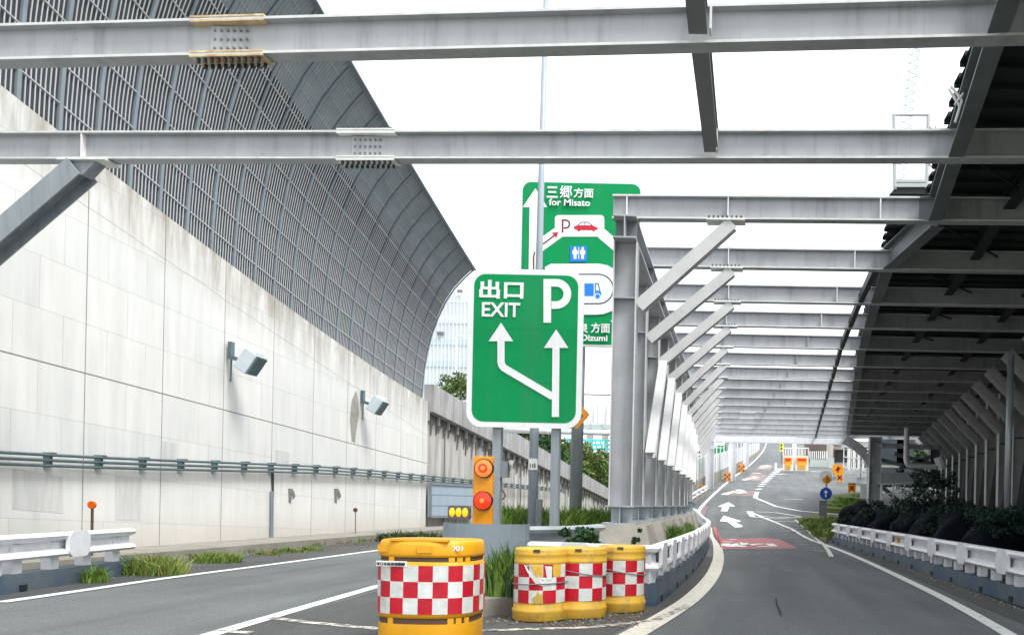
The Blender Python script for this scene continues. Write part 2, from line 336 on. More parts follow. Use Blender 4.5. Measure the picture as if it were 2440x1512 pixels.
poly_mark([zB(*q) for q in [(1085,515),(1395,610),(1370,630),(1290,630),(1430,700),(1400,722),(1290,728),(1150,625),(1015,615)]], 'arrow_mark', line_w)
# hatched nose on the right
ribbon(G([z7(520,685), z7(700,692), z7(870,720)]), .16, 'hatch_mark', line_w); ribbon(G([z7(545,722), z7(700,735), z7(870,722)]), .16, 'hatch_mark', line_w)
ribbon(G([z7(530,690), z7(600,716), z7(700,726), z7(790,722)]), .14, 'hatch_mark', line_w); ribbon(G([z7(520,685), z7(545,722)]), .3, 'hatch_mark', line_w)
ribbon(cr(G([z7(830,742), z7(880,785), z7(930,830), z7(1000,890), z7(1045,940), z7(1072,990)])), .13, 'lane_line', line_o)
for k in range(10):
    Y = 752+k*22; L0 = [(752,670),(800,700),(850,745),(900,830),(950,930)]; R0 = [(752,845),(800,895),(850,950),(900,1005),(960,1050)]
    f = lambda T: next((a[1]+(b[1]-a[1])*(Y-a[0])/(b[0]-a[0]) for a, b in zip(T, T[1:]) if a[0] <= Y <= b[0]), T[-1][1])
    ribbon(G([z7(f(L0)+20, Y), z7(f(R0)-12, Y+3)]), .10 if k % 3 else .2, 'hatch_mark', line_f)
# red anti-slip patches with lettering
poly_mark([z7(*q) for q in [(338,868),(600,862),(718,868),(845,932),(600,935),(335,936)]], 'red_patch', red_p, .009)
poly_mark([z7(*q) for q in [(272,782),(300,790),(338,868),(335,936),(318,900)]], 'red_patch', red_p, .009)
for Q in ([(410,540),(600,548),(560,580),(350,574)], [(540,430),(640,440),(610,480),(480,478)], [(600,372),(690,376),(660,408),(560,405)], [(205,655),(250,640),(215,720),(195,712)]):
    poly_mark([z7(*q) for q in Q], 'red_patch', pink_p, .009)
def scrawl(lines, w_=.2, n='letter_mark'):
    for Lx in lines: ribbon(G(Lx), w_, n, line_w, z=.019)
scrawl([[zB(*q) for q in L_] for L_ in ([(1070,985),(1250,985)], [(1180,938),(1310,942)], [(1070,1060),(1150,1020),(1270,1010),(1290,1050),(1170,1075)], [(1340,1000),(1440,1000),(1470,1040),(1380,1075)],
  [(1480,940),(1620,945),(1600,985),(1500,985)], [(1500,1055),(1620,1030),(1770,1020),(1900,1020),(1980,1062),(1700,1070)], [(1700,985),(1830,975),(1890,1005)], [(1390,1045),(1600,1050)])], .3)
scrawl([[z7(*q) for q in L_] for L_ in ([(352,572),(400,556),(470,562)], [(400,552),(470,548),(485,560)], [(440,538),(482,545)], [(485,474),(530,462),(575,468)], [(540,452),(582,458)], [(542,428),(600,430)],
  [(588,394),(655,390)], [(600,384),(640,376),(660,384)], [(665,276),(730,276)])], .5)
ribbon(G([z7(755,603), z7(880,605)]), .4, 'worn_line', line_f); ribbon(G([z7(930,415), z7(1010,420)]), .9, 'worn_line', line_f); ribbon(G([z7(700,438), z7(770,434)]), .7, 'worn_line', line_f)
ribbon(G([z7(700,1275), z7(706,1320), z7(722,1350), z7(733,1390)]), .022, 'road_crack', mat('crack_dark', (.03,.03,.03), .9))
# darker shoulders and the nose area
def patch(pts, name, m, z=.008):
    mb = MB(); mb.add([(x, y, h(x, y)+z) for x, y in pts], [tuple(range(len(pts)))]); return tag(mb.build(name, m), kind='structure')
patch([(-10.95,0),(-8.6,0),(-8.72,14),(-8.85,20),(-8.7,30),(-10.95,30)], 'road_shoulder', asph_d)
patch([(3.3,2),(3.88,2),(3.88,28),(3.5,28)], 'road_shoulder', asph_d)
patch([(-4.6,4),(-1.6,4.4),(-1.15,8.1),(-.75,10.4),(-.5,14),(-.5,20),(-4.9,20),(-5.0,12),(-4.8,8)], 'road_shoulder', asph_d)

# ------------------------------------------------------------------ median island
isl = [(-3.9,9.6),(-3.3,8.95),(-2.75,8.9),(-2.4,9.3),(-1.7,10.1),(-1.15,10.75),(-.98,13),(-.9,18),(-1.0,24),(-1.25,32),(-1.9,38),(-2.6,44),(-2.6,60),(-4.2,60),(-4.2,40),(-4.2,20),(-4.15,11)]
mb = MB(); n = len(isl); IH = lambda x, y: .2+.5*smooth((y-9)/6)
c_ = Vector((-2.9, 12)); inn = [(Vector(p)-Vector((-2.7, p[1]))) for p in isl]
ring0 = [(x, y, h(x, y)) for x, y in isl]; ring1 = [(x, y, h(x, y)+.2) for x, y in isl]
mb.add(ring0+ring1, [(i, (i+1) % n, (i+1) % n+n, i+n) for i in range(n)]); mb.add(ring1, [tuple(range(n))])
fixn(tag(mb.build('median_kerb', conc), kind='structure'))
mb = MB(); ys = [9.4,10,11,12,13,14,16,18,21,24,28,32]
vs = []
for y in ys:
    xr = -2.2 if y < 10 else (-1.35 if y > 10.5 else -1.8); xl = -3.4 if y < 10 else -3.95
    for t in (0,.15,.5,.85,1): x = xl+(xr-xl)*t; vs.append((x, y, h(x, y)+.203+(.35*smooth((y-9.4)/3) if 0 < t < 1 else 0)))
mb.add(vs, [(j*5+i, j*5+i+1, (j+1)*5+i+1, (j+1)*5+i) for j in range(len(ys)-1) for i in range(4)])
tag(mb.build('median_soil', soil), kind='structure')
# kerb at the foot of the big wall
mb = MB(); mb.bar((-11.15,-5,.09), (-11.15,60,.09), .3, .18); mb.bar((-12.15,-5,.07), (-12.15,60,.07), 1.7, .14)
tag(mb.build('wall_foot_pavement', conc), kind='structure')
# raised plant beds on the right, behind the guard rail
mb = MB(); mb.prism([(4.5,3,0),(20,3,0),(20,29,0),(4.3,29,0)], (0,0,.35)); tag(fixn(mb.build('planted_verge', soil)), kind='structure')
PT = [gp(*q) for q in [z7(840,742), z7(1010,700), z7(1170,740), z7(1200,800), z7(1040,850), z7(1040,900), z7(930,825)]]
mb = MB(); mb.prism([(p.x, p.y, p.z) for p in PT], (0,0,.1)); tag(fixn(mb.build('grass_triangle', turf)), kind='structure')
P2 = [gp(*q) for q in [z7(1010,690), z7(1060,600), z7(1320,570), z7(1420,640), z7(1210,700)]]
mb = MB(); mb.prism([(p.x, p.y, p.z) for p in P2], (0,0,.25)); tag(fixn(mb.build('grass_triangle', turf)), kind='structure')

# ------------------------------------------------------------------ big retaining wall, ducts, noise barrier
WX = -13.0
wl = thing('retaining_wall', 'tall stained pale concrete retaining wall along the left road', 'wall', (WX,20,0))
mb = MB(); ys = [-6+i*1. for i in range(40)]+[33.6]
for a, b in zip(ys, ys[1:]):
    mb.prism([(WX,a,0),(WX,b,0),(WX,b,WT(b)),(WX,a,WT(a))], (-.6,0,0))
mb.build('wall_face', wall_m, wl).data.transform(Matrix.Identity(4)); fixn(children(wl)[0])
# lower ramp wall beyond the barrier's end
rw = thing('ramp_wall', 'stained lower concrete ramp wall with pale parapet, beyond the noise barrier', 'wall', (WX,50,0))
stain_w = mat('streaked_concrete', (.58,.57,.54), .85, 0, vs=1, col2=(.30,.285,.26), bump=.2, stretch=(1,2.2,.22))
parap = mat('grey_parapet', (.42,.42,.41), .8, 0, vs=1, col2=(.26,.26,.26), stretch=(1,2.5,.5))
top2 = lambda y: 6.15-.071*(y-33.6)
mb = MB(); mb.prism([(WX-.15,33.6,0),(WX-.15,95,0),(WX-.15,95,top2(95)-1.05),(WX-.15,33.6,top2(33.6)-1.2)], (-.4,0,0)); mb.build('wall_face', stain_w, rw)
mb = MB(); mb2 = MB(); y = 33.65
while y < 94:
    t0, t1 = top2(y), top2(y+1.16); mb.prism([(WX+.22,y,t0-1.15),(WX+.22,y+1.16,t1-1.15),(WX+.22,y+1.16,t1),(WX+.22,y,t0)], (-.4,0,0))
    mb2 = MB(); mb2.box((WX+.0, y, t0-1.33), (.1,.06,.4)); mb2.build('parapet_bracket', concl, rw); y += 1.2
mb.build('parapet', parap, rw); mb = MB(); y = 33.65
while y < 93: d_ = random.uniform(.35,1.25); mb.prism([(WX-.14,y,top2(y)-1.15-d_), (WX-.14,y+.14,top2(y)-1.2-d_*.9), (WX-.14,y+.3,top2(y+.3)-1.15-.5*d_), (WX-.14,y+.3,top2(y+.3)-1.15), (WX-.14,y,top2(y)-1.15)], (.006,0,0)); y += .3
mb.build('shade_stain_band', mat('shade_mould_streaks', (.20,.19,.17), .9, 0, vs=1.2, col2=(.07,.07,.065), stretch=(1,3,.3)), rw)  # dark strips paint the parapet's shadow, together with mould drips
for i in range(10): mb = MB(); mb.box((WX-.13, 36+i*4.3, (top2(36+i*4.3)-1.3)/2), (.05,.06,top2(36+i*4.3)-1.3)); mb.build('drain_pipe', steel_d, rw)
# wall ducts
wd = thing('cable_duct_rack', 'three dark blue green conduits on brackets along the pale wall', 'conduit rack', (WX,20,1.8))
hz = lambda y: 1.72+.32*smooth((y-12)/16)
for k, dz in enumerate((.0,.10,.20)):
    mb = MB(); mb.tube([(WX+.14+.02*k, y, hz(y)+dz+.03) for y in range(2, 62, 2)], .03, 8); mb.build('conduit', duct, wd, True)
y = 9.
while y < 60: mb = MB(); mb.box((WX+.07, y, hz(y)+.13), (.14,.05,.26)); mb.box((WX+.10, y, hz(y)+.27), (.2,.09,.025)); mb.build('bracket', duct, wd); y += 1.2
# noise barrier: curved posts, barred sound panels
nb = thing('noise_barrier', 'tall grey noise barrier of barred panels curving over the road atop the wall', 'noise barrier', (WX,20,8))
PR = [(0,0),(.02,.12),(.06,.25),(.13,.38),(.24,.52),(.40,.65),(.61,.78),(.84,.88),(1.12,.97),(1.35,1.03)]   # (outward, up) along the section
def bh(y): return 5.6+.108*(33.4-y)
def bp(y, k, off=0.):
    a, b = PR[min(int(k), 8)], PR[min(int(k), 8)+1]; t = k-int(k) if k < 9 else 1
    x, z = (a[0]+(b[0]-a[0])*t), (a[1]+(b[1]-a[1])*t)
    dx, dz = (b[0]-a[0])*1.55, (b[1]-a[1])*bh(y)*.97; l = math.hypot(dx, dz)
    return Vector((WX-.25+x*1.55+off*dz/l, y, WT(y)-.05+z*bh(y)*.97-off*dx/l))
y0, dy, NP = 4.6, .9, 33
for i in range(NP):
    y = y0+i*dy; mb = MB()
    for k in range(9):
        a, b = bp(y, k, .05), bp(y, k+1, .05); t = (b-a).normalized()
        mb.bar(a, b+t*.004, .085 if k < 5 else .045, .055, (1,0,.3))
    mb.build('post', post_m, nb)
    if i == NP-1: break
    mb = MB()
    for k in range(9):
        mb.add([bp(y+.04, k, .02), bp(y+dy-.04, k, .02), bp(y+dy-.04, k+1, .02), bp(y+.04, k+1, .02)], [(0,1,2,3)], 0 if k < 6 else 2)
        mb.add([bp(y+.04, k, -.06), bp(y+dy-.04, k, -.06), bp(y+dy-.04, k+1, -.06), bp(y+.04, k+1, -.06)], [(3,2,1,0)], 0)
    for j in range(1, 8):
        yy = y+.04+(dy-.08)*j/8+.0
        for k in range(9): mb.bar(bp(yy, k, .05 if k < 6 else .028), bp(yy, k+1, .05 if k < 6 else .028), .017 if k < 6 else .012, .016 if k < 6 else .01, (1,0,.3), mi=1 if k < 6 else 3)
    for r in range(1, 11):
        k = r*9/11; mb.bar(bp(y+.04, k, .06 if k < 6 else .025), bp(y+dy-.04, k, .06 if k < 6 else .025), .02, .026 if k < 6 else .012, (1,0,.3), mi=1 if k < 6 else 3)
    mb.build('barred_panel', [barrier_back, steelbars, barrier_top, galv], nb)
mb = MB()
for i in range(NP-1): mb.bar(bp(y0+i*dy, 8.999, .06), bp(y0+(i+1)*dy, 8.999, .06), .2, .05, (0,0,1))
mb.build('top_rail', post_m, nb)
# wall lamps
def wall_lamp(p, s, label):
    t = thing('wall_floodlight', label, 'floodlight', p, 'floodlights on the retaining wall'); p = Vector(p)
    mb = MB(); mb.box(p+Vector((.06,0,.35))*s, (.12*s,.2*s,.6*s)); mb.bar(p+Vector((.1,0,.1))*s, p+Vector((.5,0,-.02))*s, .3*s, .14*s); mb.tube([p+Vector((.08,0,.3))*s, p+Vector((.06,0,-.75))*s], .03*s); mb.build('bracket', duct, t)
    a = p+Vector((.55,-.05,-.38))*s; b = p+Vector((.98,-.05,.28))*s
    mb = MB(); mb.bar(a, b, .62*s, .52*s, (-1,0,.6)); o = mb.build('lamp_body', mat('pale_lamp_casing', (.52,.60,.65), .35, .1, .05, 4), t)
    bv = o.modifiers.new('b', 'BEVEL'); bv.width = .04*s; bv.segments = 2
    mb = MB(); mb.bar(a+(b-a)*.06, b-(b-a)*.06, .56*s, .07*s, (-1,0,.6), ou=-.285*s); mb.build('lens', duct, t)
    mb = MB(); mb.bar(b-(b-a)*.02, b+(b-a)*.06, .5*s, .3*s, (-1,0,.6)); mb.build('end_cap', whitep, t)
wall_lamp(at(537,858,20.3)+Vector((.1,0,0)), .72, 'larger nearer pale floodlight bracketed on the wall, left of the other')
wall_lamp(at(855,962,27.6)+Vector((.1,0,0)), .72, 'smaller farther pale floodlight on the wall above a dark stain')
# stain patch scraped on the wall under the far lamp and small scuffs
sc = mat('dark_wall_stain', (.27,.26,.23), .9, 0, vs=5, col2=(.36,.35,.31))
def wpx(u, v, off=.006): # point on the wall plane
    a = at(u, v, 1.); d = (WX+off)/a.x; return at(u, v, d)
def wall_mark(px, name, m=sc, off=.006, t=.01):
    mb = MB(); mb.prism([wpx(u, v, off) for u, v in px], (-t,0,0)); return fixn(mb.build(name, m, wl))
wall_mark([(848,930),(838,955),(834,1000),(838,1050),(846,1055),(851,1010),(856,985),(853,945)], 'stain')
for cx in (694,803):
    wall_mark([(cx-7,1163),(cx+2,1163),(cx+7,1170),(cx+10,1182),(cx+4,1190),(cx+2,1180),(cx-1,1200),(cx-6,1196)], 'repair_scar', mat('grey_repair_mortar', (.24,.25,.25), .9, 0, vs=12, col2=(.12,.13,.13)))
wall_mark([(318+262,1112),(653,1116),(653,1185),(318+262+68,1185),(646,1118)][1:], 'drain_slot', mat('slot_dark', (.05,.05,.045), .9))
mb = MB(); a = wpx(648,1170,.05); b = wpx(647,1280,.05); mb.tube([a, b], .05); mb.build('drain_pipe', pole_m, wl)
gp_ = mat('repair_grey_concrete', (.56,.565,.555), .85, 0, .08, 3, stretch=(1,3,.4))
for q in ([(30,1114),(150,1134),(150,1222),(30,1212)], [(275,1132),(338,1136),(338,1240),(275,1238)], [(388,1050),(420,1055),(420,1112),(388,1108)], [(655,1070),(690,1078),(690,1112),(655,1108)]): wall_mark(q, 'repair_panel', gp_, .004)
# blue-grey board on the wall
t = thing('wall_board', 'flat blue grey metal board with dark left edge mounted low on the wall', 'metal board', wpx(1070,1190))
P = [wpx(1019,1151,.05), wpx(1127,1157,.05), wpx(1127,1229,.05), wpx(1019,1230,.05)]
mb = MB(); mb.prism(P, (.12,0,0)); fixn(mb.build('panel', mat('pale_blue_grey', (.34,.42,.50), .4, 0, .05, 2), t))
mb = MB()
for a, b in ((0,1),(1,2),(2,3),(3,0)): mb.bar(P[a]+Vector((.13,0,0)), P[b]+Vector((.13,0,0)), .1, .07, (1,0,0))
for k in (.33,.66): mb.bar(P[0].lerp(P[3], k)+Vector((.12,0,0)), P[1].lerp(P[2], k)+Vector((.12,0,0)), .02, .02)
mb.build('frame', pole_m, t)
# ------------------------------------------------------------------ steel gallery over the road
strut_m = mat('lit_strut_paint', (.52,.53,.53), .5, 0, .08, 2); EDGE['lit_strut_paint'] = steel  # struts coloured paler to paint the light on their upper flanges
light_steel = mat('pale_painted_steel', (.60,.61,.61), .5, 0, .08, 2); grime(light_steel, (.22,.12,.06), .7, 5., (1,1,1), .64, .74)
HB = 6.3                                # underside of the cross beams
ZF = [8.70,11.58,14.02,16.84,19.63,22.3,25.2,28.3]+[31.2+2.9*i for i in range(10)]
SK = [.077,.05,.035,.02,.015,.01]+[0]*20
def lerp_t(T, y):
    if y <= T[0][0]: return T[0][1]
    for a, b in zip(T, T[1:]):
        if y <= b[0]: return a[1]+(b[1]-a[1])*(y-a[0])/(b[0]-a[0])
    return T[-1][1]
XL = lambda y: lerp_t([(14,-2.0),(31,-2.03),(40,-2.2),(57.3,-2.5)], y)
XB = lambda y: lerp_t([(14,.03),(20,.0),(28.3,-.3),(40,-.75),(57.3,-1.3)], y)
XE = lambda y: lerp_t([(8,2.85),(14,2.68),(17,2.9),(20,3.0),(25.5,3.3),(48,5.0),(58,5.8)], y)
XR = lambda y: 6.73+.139*y
XD = lambda y: 2.71+.131*(y-8.75) if y < 14.03 else XE(y)+.05*(y-14)
ORD = ['first','second','third','fourth','fifth','sixth','seventh','eighth','ninth','tenth','eleventh','twelfth','thirteenth','fourteenth','fifteenth','sixteenth','seventeenth','eighteenth']
LBL = {0: 'nearest overhead grey steel beam with rust streaked cream splice plates, topmost in the photo',
       1: 'second overhead grey steel beam with white splice plates and a diagonal brace at far left',
       2: 'first steel portal frame with its own left column beside the green signs',
       17: 'last steel portal frame at the far end of the gallery with pale fascia'}
nd = lambda x, y0, sk: y0-sk*x
for i, yf in enumerate(ZF):
    sk = SK[i]; lab = LBL.get(i, ORD[i]+' overhead steel frame of the gallery counted from the camera')
    t = thing('gallery_frame', lab, 'steel frame', (0, yf, HB), 'steel frames of the gallery')
    xl = -13.6 if i < 2 else XL(yf)-.25; xr = XR(yf)+.2
    p = lambda x, z: Vector((x, yf-sk*x, z))
    mb = MB(); mb.hb(p(xl, HB+.21), p(xr, HB+.21), .42, .20, tf=.03)
    mb.build('beam', steel, t)
    if i == 17: mb = MB(); mb.bar(p(xl-.3, HB-.25), p(XE(yf)+2.6, HB-.25), .3, .42); mb.build('fascia', white_rail, t)
    # stiffeners
    st = {0: [], 1: [-9.93]}.get(i, [XL(yf), XB(yf)-.25, XB(yf)+2.4])
    if st:
        for x in st:
            mb = MB(); mb.box(p(x, HB+.21), (.02,.19,.358)); mb.build('stiffener', whitep if i < 6 else steel, t)
    # splices with bolted cover plates
    sp = {0: -5.87, 1: -5.55}.get(i)
    if sp is None and i in (12, 13, 15): sp = 0.6
    if sp is not None:
        mp = cream if i == 0 else whitep; L_ = .44 if i < 2 else .4
        mb = MB()
        for zz in (HB-.014, HB+.42+.014, HB+.034, HB+.386): mb.bar(p(sp-L_, zz), p(sp+L_, zz), .21, .022)
        mb.build('flange_plate', mp, t)
        mb = MB(); mb.box(p(sp, HB+.21)+Vector((0, -.013, 0)), (.48,.012,.31)); mb.build('web_plate', steel, t)
        if i < 2:
            B1, B2 = [], []
            for a in range(10):
                for b in (-1, 1):
                    q = p(sp-.36+.08*a, HB-.026)+Vector((0, b*.065, 0)); B1.append((q, q-Vector((0,0,.05)), .022))
                    q = p(sp-.36+.08*a, HB+.446)+Vector((0, b*.065, 0)); B1.append((q, q+Vector((0,0,.03)), .018))
            for a in range(6):
                for b in range(3):
                    q = p(sp-.19+.075*a, HB+.11+.1*b)+Vector((0,-.019,0)); B2.append((q, q+Vector((0,-.022,0)), .015))
            for q, e, r_ in B1: mb = MB(); mb.tube([q, e], r_, 6); mb.build('bolt', bolt, t)
            for q, e, r_ in B2: mb = MB(); mb.tube([q, e], r_, 6); mb.build('bolt', steel_d, t)
    # left column and knee brace
    if i >= 2:
        xc = XL(yf); zb = max(h(xc, yf)+.9, .93) if yf < 38 else h(xc, yf)+.6
        xq, cw = (xc, .42) if i == 2 else (xc-.07, .32)
        mb = MB(); mb.hb(p(xq, zb+.335), p(xq, HB-.42), cw, .28, (1,0,0))
        mb.box(p(xq, 4.9), (cw-.06,.26,.02))
        if i < 12: mb.build('column', steel, t)
        mb = MB(); mb.box(p(xc, zb+.32), (.5,.42,.03)); mb.box(p(xc, zb+.015), (.6,.5,.03)); mb.box(p(xc, zb+.165), (.015,.34,.28))
        mb.box(p(xc, zb+.165)+Vector((0, .10, 0)), (.38,.015,.28))
        if i < 12: mb.build('base_stub', galv, t)
        a = p(xc+(.25 if i == 2 else .13), 4.76); b = p(XB(yf)-.17, HB-.06)
        mb = MB(); mb.hb(a, b, .24, .22, (0,1,0)); mb.bar(a, b, .012, .2, (0,1,0)); mb.build('knee_brace', light_steel, t)
        mb = MB(); mb.bar(p(XB(yf)-.62, HB-.018), p(XB(yf)+.06, HB-.018), .3, .024)
        mb.build('brace_plate', whitep, t)
        if i < 6:
            for k in range(8): mb = MB(); mb.box(p(XB(yf)-.58+.08*k, HB+.039)+Vector((0,-.1,0)), (.03,.03,.026)); mb.build('bolt', bolt, t)
    elif i == 1:
        mb = MB(); mb.hb(p(-12.6, 3.97), p(-9.98, HB-.13), .34, .3, (0,1,0)); mb.prism([p(-10.22,HB-.003)+Vector((0,-.1,0)), p(-9.66,HB-.003)+Vector((0,-.1,0)), p(-9.9,HB-.25)+Vector((0,-.1,0))], (0,.2,0)); mb.build('knee_brace', pole_l, t)  # same steel as the beam, coloured darker to paint its shade
        mb = MB(); mb.bar(p(-10.25, HB-.02), p(-9.5, HB-.02), .32, .03); mb.build('brace_plate', whitep, t)
        mb = MB(); mb.hb(p(-12.62, 0), p(-12.62, HB), .4, .3, (1,0,0)); mb.build('column', steel, t)
    else:
        mb = MB(); mb.hb(p(-12.62, 0), p(-12.62, HB), .4, .3, (1,0,0)); mb.build('column', steel, t)
    # right column and knee brace
    xc = XR(yf); zb = .2 if yf < 30 else h(xc, yf)*.35
    mb = MB(); mb.hb(p(xc, zb), p(xc, HB), .52, .3, (1,0,0)); mb.build('column', light_steel, t)
    mb = MB(); mb.hb(p(xc-.15, HB-1.6), p(xc-1.75, HB-.03), .42, .3, (0,1,0)); mb.bar(p(xc-.15, HB-1.6)+Vector((0,-.16,0)), p(xc-1.75, HB-.03)+Vector((0,-.16,0)), .012, .4, (0,0,1)); mb.build('knee_brace', light_steel, t)
# longitudinal members
t = thing('header_girder', 'grey steel header girder running over the left columns of the gallery', 'girder', (-2,14,HB))
mb = MB(); L0 = [ZF[2]-.25]+ZF[3:]
for a, b in zip(L0, L0[1:]): mb.hb((XL(a), a, HB-.215), (XL(b), b, HB-.215), .40, .40, tw=.02)
mb.build('web_and_flanges', steel, t)
for y in ZF[2:]: mb = MB(); mb.box((XL(y), y-.0, HB-.215), (.38,.02,.35)); mb.build('stiffener', steel_d, t)
t = tag(None or thing('tie_beam', 'short dark tie beam linking the two nearest overhead beams', 'tie beam', (-.45,10,HB+.3)))
mb = MB(); mb.hb((-.52,3.5,HB+.22), (-.50,8.6,HB+.22), .3, .2); mb.hb((-.49,8.86,HB+.22), (-.44,11.47,HB+.22), .3, .2); mb.build('web_and_flanges', steel_d, t)
for y in (8.73, 11.6): mb = MB(); mb.box((-.36,y-.24,HB+.2), (.02,.14,.34)); mb.build('end_plate', whitep, t)
# side bracing: inclined struts between neighbouring columns
for i in range(3, 11):
    a, b = ZF[i], ZF[i+1]
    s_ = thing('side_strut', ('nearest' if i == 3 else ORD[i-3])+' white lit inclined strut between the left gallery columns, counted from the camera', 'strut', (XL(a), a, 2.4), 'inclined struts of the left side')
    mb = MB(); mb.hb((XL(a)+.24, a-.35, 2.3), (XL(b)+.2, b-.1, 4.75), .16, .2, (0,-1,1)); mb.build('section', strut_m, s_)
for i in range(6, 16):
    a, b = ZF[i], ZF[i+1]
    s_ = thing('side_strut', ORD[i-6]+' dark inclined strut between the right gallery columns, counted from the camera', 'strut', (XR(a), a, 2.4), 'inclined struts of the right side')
    mb = MB(); mb.hb((XR(a), a+.1, 4.3), (XR(b), b-.2, .8), .36, .34, (0,1,1)); mb.build('section', steel_d, s_)  # dark steel colour paints the shade on the strut undersides
# roof on the right
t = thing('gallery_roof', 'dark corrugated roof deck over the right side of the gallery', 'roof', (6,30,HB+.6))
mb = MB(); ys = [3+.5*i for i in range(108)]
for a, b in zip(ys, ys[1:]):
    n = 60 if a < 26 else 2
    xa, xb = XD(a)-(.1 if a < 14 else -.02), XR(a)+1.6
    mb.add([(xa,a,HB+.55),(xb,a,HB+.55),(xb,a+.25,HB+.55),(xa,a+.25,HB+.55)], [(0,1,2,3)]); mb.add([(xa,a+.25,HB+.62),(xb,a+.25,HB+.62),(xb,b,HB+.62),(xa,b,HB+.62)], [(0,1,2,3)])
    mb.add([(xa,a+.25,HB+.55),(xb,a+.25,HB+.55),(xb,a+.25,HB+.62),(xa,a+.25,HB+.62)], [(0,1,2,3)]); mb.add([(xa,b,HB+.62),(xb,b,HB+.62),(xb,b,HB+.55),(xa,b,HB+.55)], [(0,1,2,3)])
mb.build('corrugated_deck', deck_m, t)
mb = MB()
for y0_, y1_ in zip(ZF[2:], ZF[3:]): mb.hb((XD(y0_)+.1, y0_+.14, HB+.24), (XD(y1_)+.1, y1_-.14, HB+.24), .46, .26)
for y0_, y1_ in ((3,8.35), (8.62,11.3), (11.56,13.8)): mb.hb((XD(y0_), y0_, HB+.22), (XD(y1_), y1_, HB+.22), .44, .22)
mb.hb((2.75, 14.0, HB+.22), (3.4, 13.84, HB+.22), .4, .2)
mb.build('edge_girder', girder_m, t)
mb = MB()
for f_ in (.33, .62, .9):
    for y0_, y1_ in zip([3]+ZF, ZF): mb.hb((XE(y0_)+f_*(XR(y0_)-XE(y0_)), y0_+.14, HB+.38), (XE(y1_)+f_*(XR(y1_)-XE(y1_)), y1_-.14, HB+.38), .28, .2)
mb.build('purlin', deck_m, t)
mb = MB()
for k in range(6):
    a, b = ZF[k], ZF[k+1]; mb.tube([(XE(a)+.5, a+.2, HB+.3), (XE(a)+.45*(XR(a)-XE(a)), b-.2, HB+.3)], .022, 6)
mb.build('wind_brace', deck_m, t)
t = thing('roof_tie', 'thin dark tie running under the gallery beams left of the roof edge', 'tie beam', (3,30,HB))
for y0_, y1_ in zip(ZF[3:], ZF[4:]): mb = MB(); mb.bar((XE(y0_), y0_+.1, HB+.12), (XE(y1_), y1_-.1, HB+.12), .12, .2); mb.build('segment', deck_m, t)
# scaffold like bracket under the roof edge and pale box frame on the third beam
t = thing('roof_edge_truss', 'small white lattice bracket at the dark roof edge between the two nearest beams', 'bracket', (3,10,7))
mb = MB(); A = Vector((2.58,10.2,6.7))
bq = lambda u, v: at(u, v, 10.3)
for p_ in ([(2266,205),(2292,240)], [(2262,214),(2288,256)], [(2292,240),(2276,292)], [(2266,205),(2262,214)], [(2275,250),(2296,222)]): mb.tube([bq(*p_[0]), bq(*p_[1])], .018, 6)
mb.build('lattice', whitep, t)
t = thing('box_frame', 'white rectangular frame with dark base standing on the third overhead beam by the roof edge', 'frame', at(2172,458,14.5))
a = lambda u, v: at(u, v, 14.9)
mb = MB(); mb.tube([a(2133,452), a(2130,272)], .035, 6); mb.tube([a(2208,452), a(2212,272)], .035, 6); mb.bar(a(2130,432), a(2208,432), .06, .05); mb.bar(a(2130,443), a(2208,443), .09, .07)
for k in range(5): mb.tube([a(2212,300+30*k), a(2230,315+30*k)], .02, 6); mb.tube([a(2230,315+30*k), a(2212,330+30*k)], .02, 6)
mb.tube([a(2230,300), a(2230,470)], .02, 6); mb.tube([a(2133,274), a(2213,274)], .02, 6); mb.build('frame', mat('shaded_white_frame', (.42,.44,.45), .5), t)
mb = MB(); mb.prism([a(2120,462), a(2222,462), a(2210,449), a(2132,449)], (0,.3,0)); fixn(mb.build('base', blk, t))
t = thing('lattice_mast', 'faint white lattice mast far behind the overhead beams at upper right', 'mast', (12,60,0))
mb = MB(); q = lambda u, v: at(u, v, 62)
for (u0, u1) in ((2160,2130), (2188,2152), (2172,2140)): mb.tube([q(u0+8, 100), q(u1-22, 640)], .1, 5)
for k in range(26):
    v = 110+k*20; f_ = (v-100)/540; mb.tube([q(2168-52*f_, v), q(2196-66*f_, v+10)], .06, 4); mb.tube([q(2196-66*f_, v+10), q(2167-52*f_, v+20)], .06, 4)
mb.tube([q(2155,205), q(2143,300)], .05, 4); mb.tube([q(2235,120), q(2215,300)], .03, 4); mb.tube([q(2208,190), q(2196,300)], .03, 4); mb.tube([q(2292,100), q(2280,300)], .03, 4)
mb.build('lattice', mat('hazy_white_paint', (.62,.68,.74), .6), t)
# far columns beyond the gallery
for k, (u, v, d, lab) in enumerate(((1690,1182,60,'nearest'), (1744,1148,69,'middle'), (1777,1112,84,'farthest'))):
    b = at(u, v, d); t = thing('outer_column', lab+' of the three white columns beyond the gallery on the left kerb', 'column', b, 'white columns beyond the gallery')
    mb = MB(); mb.hb(b, b+Vector((0,0,5.3)), .6, .5, (1,0,0)); mb.build('shaft', white_rail, t)
    mb = MB(); mb.hb(b+Vector((.1,0,3.6)), b+Vector((1.9,0,5.2)), .3, .3, (0,1,0)); mb.build('knee_brace', white_rail, t)
